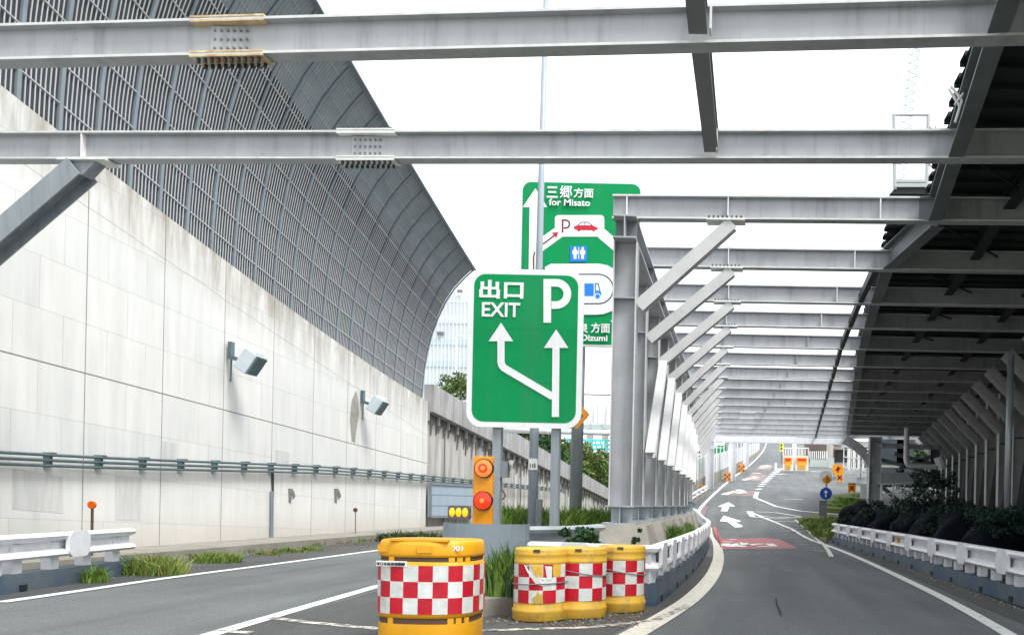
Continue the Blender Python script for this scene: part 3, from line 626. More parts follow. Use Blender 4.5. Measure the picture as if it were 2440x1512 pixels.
# portal frame by the yard
t = thing('yard_portal', 'grey steel portal post with curved haunch beside the yard', 'portal frame', at(2080,1200,46))
Q = lambda u, v, d=46.: at(u, v, d)
mb = MB(); mb.hb(Q(2080,1225), Q(2086,1040), .7, .6, (1,0,0)); mb.build('post', steel, t)
mb = MB(); pts = [Q(2078,1110), Q(2062,1082), Q(2040,1062), Q(2012,1045)]
for a_, b_ in zip(pts, pts[1:]): mb.bar(a_, b_, .5, .38, (0,1,0))
mb.build('haunch', steel, t)
mb = MB(); mb.bar(Q(2088,1140), Q(2232,1140), .5, .72); mb.bar(Q(2088,1060), Q(2240,1066), .4, .25); mb.build('cross_beam', steel, t)
mb = MB(); mb.hb(Q(2228,1150), Q(2226,1060), .55, .5, (1,0,0)); mb.build('far_post', steel_d, t)
mb = MB()
for a_, b_ in (((2092,1150),(2140,1192)), ((2215,1150),(2150,1195)), ((2100,1095),(2200,1120)), ((2130,1080),(2220,1105)), ((2140,1118),(2228,1082))): mb.bar(Q(*a_), Q(*b_), .3, .2)
mb.build('bracing', steel_d, t)
t = thing('bent_pipe', 'pale L shaped pipe hanging under the dark roof before the yard', 'pipe', Q(2160,1060,44))
mb = MB(); mb.tube(cr([Q(2161,1018,44), Q(2160,1060,44), Q(2160,1098,44), Q(2168,1108,44), Q(2190,1110,44), Q(2232,1112,44)], 5), .15, 10); mb.build('pipe_run', whitep, t, True)
mb = MB(); mb.tube([Q(2236,1088,44), Q(2246,1116,44)], .28, 10); mb.build('end_cap', wht, t)
mb = MB()
# ------------------------------------------------------------------ pedestals
for i in range(2, 9):
    y = ZF[i]; x = XL(y); zt = .93
    lab = 'nearest weathered concrete pedestal under the first gallery column' if i == 2 else ORD[i-2]+' concrete pedestal under the left gallery columns, counted from the camera'
    t = thing('concrete_pedestal', lab, 'pedestal', (x, y, 0), 'concrete pedestals of the gallery')
    mb = MB(); B = [(x-.6,y-1.,.3),(x+.72,y-1.,.3),(x+.72,y+.8,.3),(x-.6,y+.8,.3)]; T_ = [(x-.42,y-.42,zt),(x+.5,y-.42,zt),(x+.5,y+.6,zt),(x-.42,y+.6,zt)]
    mb.add(B+T_, [(0,1,5,4),(1,2,6,5),(2,3,7,6),(3,0,4,7),(4,5,6,7)]); mb.build('block', conc, t)

# ------------------------------------------------------------------ guard rails
WP = [(0,.0),(.07,.01),(.105,.045),(.085,.085),(.0,.12),(.0,.22),(.085,.255),(.105,.295),(.07,.33),(0,.34)]
def guard(name, label, path, side, zr=.40, m=white_rail, post_h=.20, plates=2., kerb=.24, kerbm=None, reflect=()):
    """path of (x, y); side = +1 when the road lies on the right hand of the path"""
    path = [Vector((x, y, 0)) for x, y in path]; P = []
    for a, b in zip(path, path[1:]):
        n = max(1, int((b-a).length/.33)); P += [a.lerp(b, i/n) for i in range(n)]
    P.append(path[-1]); t = thing(name, label, 'guard rail', (*P[0].xy, h(*P[0].xy)))
    def fr(i):
        d = (P[min(i+1, len(P)-1)]-P[max(i-1, 0)]).normalized(); return d, Vector((d.y, -d.x, 0))*side
    mb = MB(); vs = []
    for i, p in enumerate(P):
        d, nrm = fr(i); z0 = h(p.x, p.y)+zr
        vs += [p+nrm*(a-.04)+Vector((0,0,z0+b)) for a, b in WP]+[p-nrm*.055+Vector((0,0,z0+.34)), p-nrm*.055+Vector((0,0,z0))]
    k = len(WP)+2
    mb.add(vs, [(i*k+j, i*k+(j+1) % k, (i+1)*k+(j+1) % k, (i+1)*k+j) for i in range(len(P)-1) for j in range(k)]+[tuple(range(k)), tuple((len(P)-1)*k+j for j in range(k))])
    fixn(mb.build('rail', m, t))
    s = 0; nextp = .3; nplate = 1. if plates < 5 else 9.
    for i in range(len(P)-1):
        s += (P[i+1]-P[i]).length; d, nrm = fr(i); z0 = h(P[i].x, P[i].y); rz = math.atan2(d.y, d.x)
        if s >= nextp:
            mb = MB(); mb.box(P[i]-nrm*.09+Vector((0,0,z0+zr-post_h/2+.1)), (.17,.12,post_h+.22), rz); mb.build('post', m, t); nextp += .62
        if s >= nplate:
            c = P[i]+nrm*.055+Vector((0,0,z0+zr+.17)); mb = MB(); w_, hh, c_ = .24, .18, .08
            oc = [(-w_,-hh+c_),(-w_+c_,-hh),(w_-c_,-hh),(w_,-hh+c_),(w_,hh-c_),(w_-c_,hh),(-w_+c_,hh),(-w_,hh-c_)]
            mb.prism([c+d*a_+Vector((0,0,b_))-nrm*.03 for a_, b_ in oc], nrm*.05); fixn(mb.build('joint_plate', m, t)); nplate += plates
    for f_ in reflect:
        i = int(f_*(len(P)-1)); d, nrm = fr(i); c = P[i]+nrm*.0+Vector((0,0,h(P[i].x,P[i].y)+zr+.17)); mb = MB(); mb.box(c, (.16,.05,.09), math.atan2(d.y, d.x)); mb.build('reflector', orange, t)
    if kerb:
        kt = thing('kerb_block', {'c':'blue grey kerb under the curving median guard rail','w':'','l':'long blue grey kerb with drain slots under the right guard rail'}.get(label[0]) or ('blue grey kerb under the guard rail end at far left' if 'far left' in label else 'low concrete kerb under the short farther guard rail'), 'kerb', (*P[0].xy, h(*P[0].xy)))
        mb = MB(); vs = []
        for i, p in enumerate(P):
            d, nrm = fr(i); z0 = h(p.x, p.y)
            vs += [p+nrm*.04+Vector((0,0,z0)), p+nrm*.02+Vector((0,0,z0+kerb)), p-nrm*.3+Vector((0,0,z0+kerb)), p-nrm*.3+Vector((0,0,z0))]
        mb.add(vs, [(i*4+j, i*4+(j+1) % 4, (i+1)*4+(j+1) % 4, (i+1)*4+j) for i in range(len(P)-1) for j in range(3)]+[(0,1,2,3), tuple((len(P)-1)*4+j for j in range(4))])
        fixn(mb.build('block', kerbm or navy, kt)); mb = MB(); s = 0; nx = .9
        for i in range(len(P)-1):
            s += (P[i+1]-P[i]).length
            if s > nx: d, nrm = fr(i); mb = MB(); mb.box(P[i]+nrm*.035+Vector((0,0,h(P[i].x,P[i].y)+.06)), (.13,.03,.08), math.atan2(d.y, d.x)); mb.build('drain_slot', blk, kt); nx += 1.5
    return t
guard('guard_rail', 'long white guard rail with orange reflectors along the right edge of the road', [(4.02,3),(4.0,11),(3.88,20),(3.66,29.5)], -1, reflect=(.33,.62,.8))
gm = guard('guard_rail', 'curving white guard rail on the right side of the median, beside the drums', [(-1.2,10.05),(-1.0,10.15)]+[(-.98,10.6),(-.86,13),(-.76,16),(-.74,20),(-.8,25),(-1.05,30),(-1.5,35),(-1.95,38.5)], 1, plates=1.0, zr=.44, kerb=.30, post_h=.14)
guard('guard_rail', 'white guard rail across the nose of the median, behind the three small drums', [(-2.66,10.4),(-2.0,10.2),(-1.25,10.05)], 1, kerb=0, zr=.44)
guard('guard_rail', 'white guard rail end on a blue grey kerb at the far left road edge', [(-8.6,6.6),(-9.06,9.85),(-9.62,12.75)], 1, zr=.4)
guard('guard_rail', 'grey galvanised guard rail inside the median behind the steel nose shield', [(-2.85,10.75),(-2.35,11.5),(-2.1,12.7)], 1, zr=.62, m=galv, kerb=0, plates=9.)
guard('guard_rail', 'short white guard rail beside the farther left columns', [(-2.6,46),(-2.3,50),(-1.9,54)], 1, kerb=.3, kerbm=conc)
# steel nose shield
t = thing('nose_shield', 'curved grey steel nose shield with rounded face behind the big drum', 'crash shield', (-3.27,10.55,.2))
mb = MB(); pts = []
for k in range(15):
    a_ = R(-15+k*(210/14)); pts.append(Vector((-3.27-math.cos(a_)*.56, 10.55-math.sin(a_)*.42, 0)))
for a_, b_ in zip(pts, pts[1:]): mb.prism([a_+Vector((0,0,.22)), b_+Vector((0,0,.22)), b_+Vector((0,0,1.0)), a_+Vector((0,0,1.0))], (b_-a_).cross(Vector((0,0,1))).normalized()*-.012)
fixn(mb.build('plate', mat('blue_grey_sheet', (.23,.28,.32), .4, .1, .08, 2), t, False))
# ------------------------------------------------------------------ lettering and sign helpers
def text_mesh(body, name, m, parent, centre, wd, ht, offset=.0, flip=False, y=None):
    """letters filling wd x ht metres round centre on a plane facing the camera (-Y)"""
    cu = bpy.data.curves.new('t', 'FONT'); cu.body = body; cu.size = 1; cu.offset = offset; cu.resolution_u = 3; cu.extrude = .004
    o = bpy.data.objects.new('t', cu); COL.objects.link(o); dg = bpy.context.evaluated_depsgraph_get(); me = bpy.data.meshes.new_from_object(o.evaluated_get(dg))
    bpy.data.objects.remove(o); bpy.data.curves.remove(cu)
    xs = [v.co.x for v in me.vertices]; ys = [v.co.y for v in me.vertices]; x0, x1, y0_, y1_ = min(xs), max(xs), min(ys), max(ys)
    for v in me.vertices:
        a, b, c = v.co; v.co = Vector((centre[0]+((a-x0)/(x1-x0)-.5)*wd, centre[1]-c*1.0, centre[2]+((b-y0_)/(y1_-y0_)-.5)*ht))
    me.materials.clear(); me.materials.append(m); me.name = name
    for p in me.polygons: p.material_index = 0
    o = bpy.data.objects.new(name, me); COL.objects.link(o)
    if parent: o.parent = parent; o.matrix_parent_inverse = Matrix.Translation(-Vector(parent.location))
    return o
def rrect(x0, x1, z0, z1, r, n=7):
    return [(cx+r*math.cos(a), cz+r*math.sin(a)) for cx, cz, a0 in ((x1-r,z1-r,0),(x0+r,z1-r,90),(x0+r,z0+r,180),(x1-r,z0+r,270)) for a in [R(a0+90*k/n) for k in range(n+1)]]
def plate(name, poly, y, th, m, parent):     # polygon in (x, z), front face at y
    mb = MB(); mb.prism([(x, y, z) for x, z in poly], (0, th, 0)); return fixn(mb.build(name, m, parent))
def stroke(pts, wd, closed=False):           # mitred ribbon in the (x, z) plane, as quads
    P = []
    for p in pts:
        if not P or (Vector(p)-P[-1]).length > 1e-5: P.append(Vector(p))
    n = len(P); L_ = []; R_ = []
    for i in range(n):
        a = P[(i-1) % n] if closed or i else None; c = P[(i+1) % n] if closed or i < n-1 else None
        d1 = (P[i]-a).normalized() if a is not None else None; d2 = (c-P[i]).normalized() if c is not None else None
        d1 = d1 if d1 is not None else d2; d2 = d2 if d2 is not None else d1
        n1 = Vector((-d1.y, d1.x)); n2 = Vector((-d2.y, d2.x)); m_ = (n1+n2).normalized(); k = wd/2/max(.3, m_.dot(n1)); L_.append(P[i]+m_*k); R_.append(P[i]-m_*k)
    rng = range(n if closed else n-1)
    return [[L_[i], L_[(i+1) % n], R_[(i+1) % n], R_[i]] for i in rng]
class SignFace:                              # draws in photo pixels on a vertical plane d metres ahead
    def __init__(s, d, parent): s.d = d; s.p = parent; s.k = 0
    def w(s, u, v): q = at(u, v, s.d); return (q.x, q.z)
    def y(s): s.k += 1; return s.d-.012-.0012*s.k
    def poly(s, name, px, m): return plate(name, [s.w(*q) for q in px], s.y(), .003, m, s.p)
    def line(s, name, px, wpx_, m, closed=False):
        mb = MB(); y = s.y()
        for q in stroke([s.w(*p) for p in px], wpx_*s.d/F, closed): mb.prism([(a.x, y, a.y) for a in q], (0,.003,0))
        return fixn(mb.build(name, m, s.p))
    def text(s, body, u0, u1, v0, v1, m=None, off=.02, name='lettering'):
        c = s.w((u0+u1)/2, (v0+v1)/2); return text_mesh(body, name, m or wht, s.p, (c[0], s.y(), c[1]), (u1-u0)*s.d/F, (v1-v0)*s.d/F, off)
def arc(cx, cy, r, a0, a1, n=12): return [(cx+r*math.cos(R(a0+(a1-a0)*k/n)), cy-r*math.sin(R(a0+(a1-a0)*k/n))) for k in range(n+1)]

# ------------------------------------------------------------------ EXIT / P sign
D = 13.0; c = at(1251, 830, D)
t = thing('exit_sign', 'green EXIT and P lane sign with two white arrows, on two posts in the median', 'road sign', (c.x, D, .5))
wx, hz_ = 137*D/F, 188.5*D/F
mb = MB(); mb.prism([(c.x+x, D, c.z+z) for x, z in rrect(-wx, wx, -hz_, hz_, .25)], (0,.05,0)); fixn(mb.build('board', wht, t))
plate('green_field', [(c.x+x, c.z+z) for x, z in rrect(-wx+.088, wx-.088, -hz_+.088, hz_-.088, .19)], D-.004, .003, grn, t)
for u, v in ((1181,1018),(1320,1018)):
    b = at(u, 1260, D+.12); a = at(u, 700, D+.12); mb = MB(); mb.bar((b.x, D+.14, .35), (b.x, D+.14, a.z), .135, .135, (0,1,0)); mb.build('post', pole_l, t)
f = SignFace(D, t)
f.text('出口', 1143,1248,668,712, off=.03); f.text('EXIT', 1149,1240,721,755, off=.02)
f.line('letter_P', [(1304.5,769),(1304.5,674),(1326,674)]+arc(1326,700.5,26.5,90,-90,14)+[(1314.5,727)], 18, wht)
f.poly('arrow_head', [(1194.6,769),(1223.5,813),(1165,813)], wht)
f.line('arrow_shaft', [(1194.6,812),(1194.6,862),(1196.5,870),(1201,876),(1318,945)], 17, wht)
f.poly('arrow_head', [(1326,785),(1355,829),(1296.5,829)], wht)
f.line('arrow_shaft', [(1325.5,828),(1324,993)], 17, wht)
mb = MB(); mb.box((c.x, D-.0052, c.z+.32), (wx*2-.2,.001,.008)); mb.box((c.x, D-.0052, c.z-.55), (wx*2-.2,.001,.008)); mb.build('panel_joint', mat('dull_green_joint', (.0,.22,.07), .6), t)
mb = MB()
for z_ in (-.95,-.1,.75): mb.box((c.x, D+.075, c.z+z_), (wx*2-.1,.04,.06))
mb.build('back_rail', alu, t)
# ------------------------------------------------------------------ large parking guide sign behind
D = 20.0; c = at(1382.5, 628, D)
t = thing('parking_guide_sign', 'large green guide sign with parking loop, red car and blue truck, behind the EXIT sign', 'road sign', (c.x, D, .5))
wx, hz_ = 145.5*D/F, 197*D/F
mb = MB(); mb.prism([(c.x+x, D, c.z+z) for x, z in rrect(-wx, wx, -hz_, hz_, .26)], (0,.06,0)); fixn(mb.build('board', alu, t))
plate('white_border', [(c.x+x, c.z+z) for x, z in rrect(-wx+.02, wx-.02, -hz_+.02, hz_-.02, .24)], D-.004, .003, wht, t)
plate('green_field', [(c.x+x, c.z+z) for x, z in rrect(-wx+.055, wx-.055, -hz_+.055, hz_-.055, .21)], D-.008, .003, grn, t)
b = at(1370, 1250, D+.25); mb = MB(); mb.tube([(b.x, D+.28, .4), (b.x+.02, D+.28, c.z+hz_-.3)], .155, 20); mb.build('post', pole_l, t, True)
f = SignFace(D, t); q1 = lambda X, Y: ((1280+X/3.6)*.8402, (480+Y/3.6)*.8402); q2 = lambda X, Y: ((1280+X/3.437)*.8402, (860+Y/3.437)*.8402)
Z1 = lambda L_: [q1(*q) for q in L_]
f.poly('arrow_head', Z1([(860,195),(980,388),(730,388)]), wht); f.poly('arrow_shaft', Z1([(800,386),(945,386),(930,1080),(790,1080)]), wht)
# upper loop
f.poly('loop_arm', Z1([(1060,598),(900,710),(900,860),(1130,694)]), wht); f.poly('loop_arm', Z1([(1560,606),(1725,748),(1725,888),(1495,694)]), wht)
x0, y0_ = q1(1058,690); x1, y1_ = q1(1563,470)
f.poly('loop_panel', [(a, b_) for a, b_ in rrect(x0, x1, y1_, y0_, 9)], wht)
f.line('letter_P', Z1([(1137,650),(1137,522),(1170,522)])+[q1(1170+38*math.sin(R(a)), 562-40*math.cos(R(a))) for a in range(10, 180, 20)]+Z1([(1170,602),(1148,602)]), 4.2, dred)
f.poly('car_symbol', Z1([(1255,583),(1300,573),(1440,573),(1495,598),(1497,618),(1470,622),(1462,637),(1450,637),(1440,625),(1320,625),(1310,637),(1295,637),(1285,620),(1255,612)]), red_m)
f.line('car_roof', Z1([(1292,576),(1325,545),(1395,542),(1440,575)]), 1.6, blk); f.line('car_roof', Z1([(1365,544),(1365,575)]), 1.2, blk)
f.line('red_arrow', Z1([(935,768),(1060,672)]), 3, dred); f.poly('red_arrow_head', Z1([(1095,642),(1030,650),(1075,700)]), red_m)
f.line('red_line', Z1([(853,845),(843,900),(843,1040)]), 3, dred)
f.poly('toilet_panel', Z1([(1215,785),(1388,785),(1388,945),(1215,945)]), blue)
for X, s_ in ((1265,1), (1343,0)):
    f.poly('toilet_figure', Z1([(X-26,835),(X-12,820),(X+12,820),(X+26,835),(X+27,868),(X+15,870),(X+14,918),(X-14,918),(X-15,870),(X-27,868)]), wht); f.poly('toilet_figure_head', [q1(X+13*math.cos(R(a)), 808+13*math.sin(R(a))) for a in range(0,360,40)], wht)
f.line('toilet_divider', Z1([(1303,800),(1303,920)]), 1.8, wht)
# lower loop with truck
def stad(l, r, t_, b_, R1): # rounded right end
    n = 14; cy = (t_+b_)/2
    return [(l,t_),(r-R1,t_)]+[(r-R1+R1*math.sin(math.pi*k/n), cy-(b_-t_)/2*math.cos(math.pi*k/n)) for k in range(1, n)]+[(r-R1,b_),(l,b_)]
f.poly('lower_loop', Z1([(960,1000),(1020,968),(1510,966),(1600,985),(1670,1025),(1712,1065),(1712,1400),(1650,1445),(1560,1480),(1480,1486),(960,1486)]), wht)
f.line('loop_outline', Z1(stad(1200,1655,1075,1375,150)), 3, blk); f.poly('loop_field', Z1(stad(1205,1645,1082,1368,146)), lblue)
f.poly('truck_box', Z1([(1362,1168),(1457,1168),(1457,1298),(1362,1298)]), blue); f.poly('truck_cab', Z1([(1470,1240),(1522,1240),(1534,1262),(1534,1298),(1465,1298)]), blue)
f.line('truck_window', Z1([(1472,1240),(1472,1170),(1502,1170),(1520,1240)]), 2, blk); f.poly('truck_wheel', Z1([(1496+32*math.cos(R(a)), 1300+32*math.sin(R(a))) for a in range(0,360,30)]), wht); f.poly('truck_wheel', Z1([(1496+24*math.cos(R(a)), 1300+24*math.sin(R(a))) for a in range(0,360,30)]), blue)
f.poly('down_arrow_head', [q2(*q) for q in [(1553,168),(1640,168),(1640,300)]], wht)
f.text('三', 1304,1330,446,473, off=.03); f.text('郷', 1335,1364,444,474, off=.012); f.text('方面', 1368,1415,450,473, off=.02); f.text('for Misato', 1309,1407,476,492, off=.018)
a_, b_ = q2(1232,195), q2(1338,292); f.text('泉', a_[0], b_[0], a_[1], b_[1], off=.02); a_, b_ = q2(1365,195), q2(1550,292); f.text('方面', a_[0], b_[0], a_[1], b_[1], off=.02)
a_, b_ = q2(1262,308), q2(1525,370); f.text('Oizumi', a_[0], b_[0], a_[1], b_[1], off=.024)
# orange bracket with arrow behind the EXIT sign's lower right corner
a = lambda u, v: at(u, v, 19.5)
t = thing('arrow_plate', 'small orange yellow arrow plate on the thick post at the EXIT sign corner', 'sign plate', a(1385,1000))
P = [a(1386,966), a(1404,986), a(1394,1000), a(1374,1022), a(1366,1015), a(1378,990)]
mb = MB(); mb.prism(P, (0,.04,0)); fixn(mb.build('plate', orange, t)); mb = MB(); mb.tube([a(1385,991)+Vector((0,-.01,0)), a(1387,989)+Vector((0,.02,0))], .03); mb.build('bolt', blk, t)
# ------------------------------------------------------------------ tall lamp pole
t = thing('lamp_pole', 'tall slim pale pole with small number plate, rising between the two green signs', 'pole', (at(1268,1240,17)).to_tuple())
b, c, e = at(1268,1255,17), at(1283,640,17), at(1301,20,17)
lean = e.x-b.x; mb = MB(); mb.tube([(b.x, 17, .3), (b.x+.005, 17, 3.2), (b.x+lean*.5, 17, 6.5), (b.x+lean, 17, 13.2)], [.10,.095,.07,.055], 14); mb.build('shaft', mat('pale_blue_grey_pole', (.30,.35,.40), .4, 0, .06, 2), t, True)
mb = MB(); mb.tube([(b.x+lean, 17, 12.3), (b.x+lean+.12, 17, 12.3), (b.x+lean+.12, 17, 12.5)], .03); mb.build('top_bracket', steel_d, t)
mb = MB(); q = at(1270,1105,16.9); mb.box(q, (.19,.01,.24)); mb.build('number_plate', whitep, t)
text_mesh('115', 'number', blk, t, (q.x, 16.89, q.z-.03), .12, .09, .02)
mb = MB(); q = at(1258,1190,16.9); mb.box((b.x+.14, 17, .9), (.12,.14,.9)); mb.build('cabinet', steel_d, t)
t = thing('switch_box', 'grey switch box with small white lamp fixed to the left sign post', 'box', at(1200,1115,13.1))
q = at(1201,1118,13.15); mb = MB(); mb.box(q, (.16,.14,.26)); mb.build('box', pole_m, t); q2_ = at(1218,1102,13.1); mb = MB(); mb.tube([q2_-Vector((0,0,.04)), q2_+Vector((0,0,.04))], [.03,.05]); mb.build('lamp', whitep, t)
mb = MB(); mb.tube([at(1196,1165,13), at(1205,1180,13), at(1196,1190,13)], .012, 6); mb.build('cable', wood, t)

# ------------------------------------------------------------------ orange twin light panel, amber triple light
D = 12.0
t = thing('warning_light_panel', 'upright orange panel with two round red lamps behind the steel nose shield', 'warning light', at(1153,1245,D))
a, b = at(1153,1087,D), at(1150,1262,D); mb = MB(); mb.box(((a.x+b.x)/2, D, (a.z+b.z)/2), (.295,.06,a.z-b.z)); o = mb.build('casing', orange, t); bv = o.modifiers.new('b','BEVEL'); bv.width = .008
for u, v, cm in ((1154,1115,redc), (1152,1192,redl)):
    q = at(u, v, D-.03); mb = MB(); mb.tube([q+Vector((0,.02,0)), q+Vector((0,-.045,0))], .142, 28); ln = mb.build('lamp_rim', blk, t)
    mb = MB(); pr = [(.0,-.085),(.035,-.082),(.07,-.072),(.105,-.06),(.128,-.046)]
    o_ = len(mb.v)
    for i in range(len(pr)-1):
        for j in range(28):
            f_ = lambda r, y_, k: (q.x+r*math.cos(k*math.pi/14), q.y+y_, q.z+r*math.sin(k*math.pi/14))
            mb.add([f_(*pr[i], j), f_(*pr[i], j+1), f_(*pr[i+1], j+1), f_(*pr[i+1], j)], [(0,1,2,3)], 1 if (cm is redc and i != 1) or (cm is redl and i == 0) else 0)
    mb.build('lens', [redl, redc], ln)
t = thing('amber_lamp_cluster', 'grey box with three amber oval lamps side by side above the nose shield', 'warning light', at(1092,1236,11.4))
P = [(at(u, v, 11.4)) for u, v in ((1067,1203),(1118,1203),(1118,1237),(1067,1237))]
ctr = (P[0]+P[2])/2; mb = MB(); mb.prism([(ctr.x+x, 11.4, ctr.z+z) for x, z in rrect(-.155,.155,-.1,.1,.04)], (0,.08,0)); hs = fixn(mb.build('housing', mat('grey_brown_box', (.13,.12,.12), .5), t))
for k in (-1,0,1):
    mb = MB()
    for i in range(5):
        r0, r1 = math.sin(i*math.pi/10), math.sin((i+1)*math.pi/10); y0_, y1_ = -.03*math.cos(i*math.pi/10), -.03*math.cos((i+1)*math.pi/10)
        for j in range(20):
            g_ = lambda r, y_, a: (ctr.x+k*.093+.041*r*math.cos(a*math.pi/10), 11.4+y_, ctr.z+.066*r*math.sin(a*math.pi/10))
            mb.add([g_(r0,y0_,j), g_(r0,y0_,j+1), g_(r1,y1_,j+1), g_(r1,y1_,j)], [(0,1,2,3)])
    mb.build('lens', amber, t, True)
mb = MB(); mb.tube([(ctr.x,11.44,ctr.z-.1),(ctr.x,11.44,.6)], .02); mb.build('stem', pole_m, t)

# ------------------------------------------------------------------ small drums
def small_drum(x, y, label, pattern, H_=.795, Rr=.29, rot=0., torn=(), wires=()):
    t = thing('cushion_drum', label, 'drum', (x, y, 0), 'small yellow cushion drums')
    pr = [(0,.015),(.97*Rr,.015),(1.01*Rr,.03),(1.01*Rr,.10),(1.03*Rr,.115),(1.03*Rr,.135),(.99*Rr,.15),(.98*Rr,.19),(.965*Rr,.2),(.965*Rr,.63),(.985*Rr,.64),(.985*Rr,.66),(.97*Rr,.67),(.97*Rr,.715),(.985*Rr,.725),(.985*Rr,.74),(.97*Rr,.75),(.975*Rr,.77),(.965*Rr,.785),(.93*Rr,H_),(0,H_+.01)]
    mb = MB(); mb.lathe(pr, (x, y, 0), 40)
    from mathutils import noise
    mb.v = [(v[0]+.007*noise.noise(Vector(v)*6), v[1]+.007*noise.noise(Vector(v)*6+Vector((9,0,0))), v[2]) for v in mb.v]; mb.build('body', yel, t, True)
    # checkered sheet
    mb = MB(); n = 12; sub = 4
    for r in range(3):
        z0, z1 = .215+r*.138, .215+(r+1)*.138
        for j in range(n):
            for s_ in range(sub):
                a0, a1 = rot+2*math.pi*(j+s_/sub)/n, rot+2*math.pi*(j+(s_+1)/sub)/n; rr = .985*Rr
                if (r, j) in torn: continue
                mb.add([(x+rr*math.cos(a0), y+rr*math.sin(a0), z0), (x+rr*math.cos(a1), y+rr*math.sin(a1), z0), (x+rr*math.cos(a1), y+rr*math.sin(a1), z1), (x+rr*math.cos(a0), y+rr*math.sin(a0), z1)], [(0,1,2,3)], (r+j+pattern) % 2)
    mb.build('reflective_sheet', [rw_w, rw_r], t)
    mb = MB()
    for z0, a, tilt in wires: mb.tube([(x+Rr*1.02*math.cos(k*math.pi/16), y+Rr*1.02*math.sin(k*math.pi/16), z0+tilt*math.cos(k*math.pi/16)) for k in range(33)], .006, 5)
    mb.build('wire_tie', steel_d, t)
    mb = MB(); mb.box((x+.02, y-.965*Rr, .775), (.07,.02,.03)); mb.build('plug', wood, t)
    return t
def cyl_patch(x, y, Rr, pts, m, parent, name='torn_sheet'):   # pts: (angle offset in metres from the camera-facing meridian, z)
    mb = MB(); base = math.atan2(-y, -x)
    P = [(x+Rr*math.cos(base+a/Rr), y+Rr*math.sin(base+a/Rr), z) for a, z in pts]
    cx = sum(p[0] for p in P)/len(P); cy = sum(p[1] for p in P)/len(P); d = Vector((cx-x, cy-y, 0)).normalized()*(Rr-Vector((cx-x, cy-y)).length)
    c = (cx+d.x, cy+d.y, sum(p[2] for p in P)/len(P)); n = len(P)
    mb.add([c]+P, [(0, 1+i, 1+(i+1) % n) for i in range(n)]); return mb.build(name, m, parent)
d1 = small_drum(-2.115, 8.78, 'dirty yellow drum with torn red and white checks, left of the three small drums', 0, rot=.32, wires=((.42,0,.012),))
for pts, m in (([(-.10,.625),(.015,.625),(.02,.50),(-.03,.485),(-.065,.52),(-.09,.58)], yel), ([(.13,.63),(.235,.63),(.235,.51),(.18,.49),(.13,.51)], yel),
               ([(-.19,.625),(-.10,.62),(-.06,.52),(.02,.47),(.17,.50),(.16,.42),(.02,.40),(-.05,.42),(-.15,.55)], rw_w), ([(-.07,.213),(-.085,.27),(-.05,.30),(-.03,.345),(.0,.31),(.02,.33),(.03,.213)], dirty), ([(.04,.615),(.12,.61),(.12,.47),(.07,.46)], rw_w)):
    cyl_patch(-2.115, 8.78, .292, pts, m, d1)
d2 = small_drum(-1.725, 9.05, 'cleaner yellow drum with checks and a slanting wire, middle of the three small drums', 1, rot=.12, wires=((.53,0,-.05),))
d3 = small_drum(-1.345, 9.62, 'yellow drum with crisp checks beside the guard rail, right of the three small drums', 0, rot=.30, wires=((.50,0,-.05),))

# ------------------------------------------------------------------ big drum
x, y = -2.69, 7.15; K = .428; PWR = 2.7
t = thing('large_cushion_drum', 'big orange yellow crash drum with red and white checks and a name plate', 'drum', (x, y, 0))
kw = dict(c=(x, y, 0), n=72, sx=1, sy=.9, pw=PWR)
pr = [(0,.0),(.97*K,.0),(.985*K,.02),(.985*K,.235)]
mb = MB(); mb.lathe(pr, **kw); mb.lathe([(.967*K,.235),(.967*K,.285)], mi=1, **kw); mb.lathe([(.985*K,.235),(.967*K,.235)], **kw); mb.lathe([(.967*K,.285),(.985*K,.285),(.985*K,.305),(1.0*K,.312),(1.0*K,.742),(.98*K,.75),(.98*K,.765),(.962*K,.765)], **kw)
mb.lathe([(.962*K,.765),(.962*K,.805)], mi=1, **kw); mb.lathe([(.962*K,.805),(.985*K,.805),(1.0*K,.83),(.985*K,.905),(.965*K,.935),(.93*K,.945),(0,.95)], **kw)
mb.build('body', [yel2, slot], t, True)
def se(a, r):                           # superellipse point
    ca, sa = math.cos(a), math.sin(a); k = 2/PWR; return Vector((x+r*math.copysign(abs(ca)**k, ca), y+.9*r*math.copysign(abs(sa)**k, sa), 0))
for zc, hh in ((.26,.052),(.785,.042)):
    for a in (244,306,318,332,30,120):
        mb = MB(); p = se(R(a), .95*K); q = se(R(a+2), .955*K)-se(R(a-2), .955*K); mb.box((p.x, p.y, zc), (.05,.028,hh), math.atan2(q.y, q.x)); mb.build('rib', yel2, t)
# equal arc-length checks
N = 720; ang = [2*math.pi*i/N for i in range(N+1)]; pt = [se(a, 1.012*K) for a in ang]; s_ = [0]
for i in range(N): s_.append(s_[-1]+(pt[i+1]-pt[i]).length)
nc = 22; mb = MB()
for r in range(3):
    for i in range(N):
        cidx = int(s_[i]/s_[-1]*nc+.35); mb.add([pt[i]+Vector((0,0,.322+r*.138)), pt[i+1]+Vector((0,0,.322+r*.138)), pt[i+1]+Vector((0,0,.322+(r+1)*.138)), pt[i]+Vector((0,0,.322+(r+1)*.138))], [(0,1,2,3)], (cidx+r) % 2)
mb.build('reflective_sheet', [rw_w, rw_r], t, True)
q = se(R(248), 1.02*K); nrm = math.atan2(-(q.y-y), -(q.x-x)); mb = MB(); mb.box((q.x, q.y-.006, .748), (.27,.008,.046), R(-5)); npl = mb.build('name_plate', wht, t)
text_mesh('東日本高速道路㈱', 'lettering', blk, npl, (q.x, q.y-.026, .748), .24, .028, .015)
mb = MB()
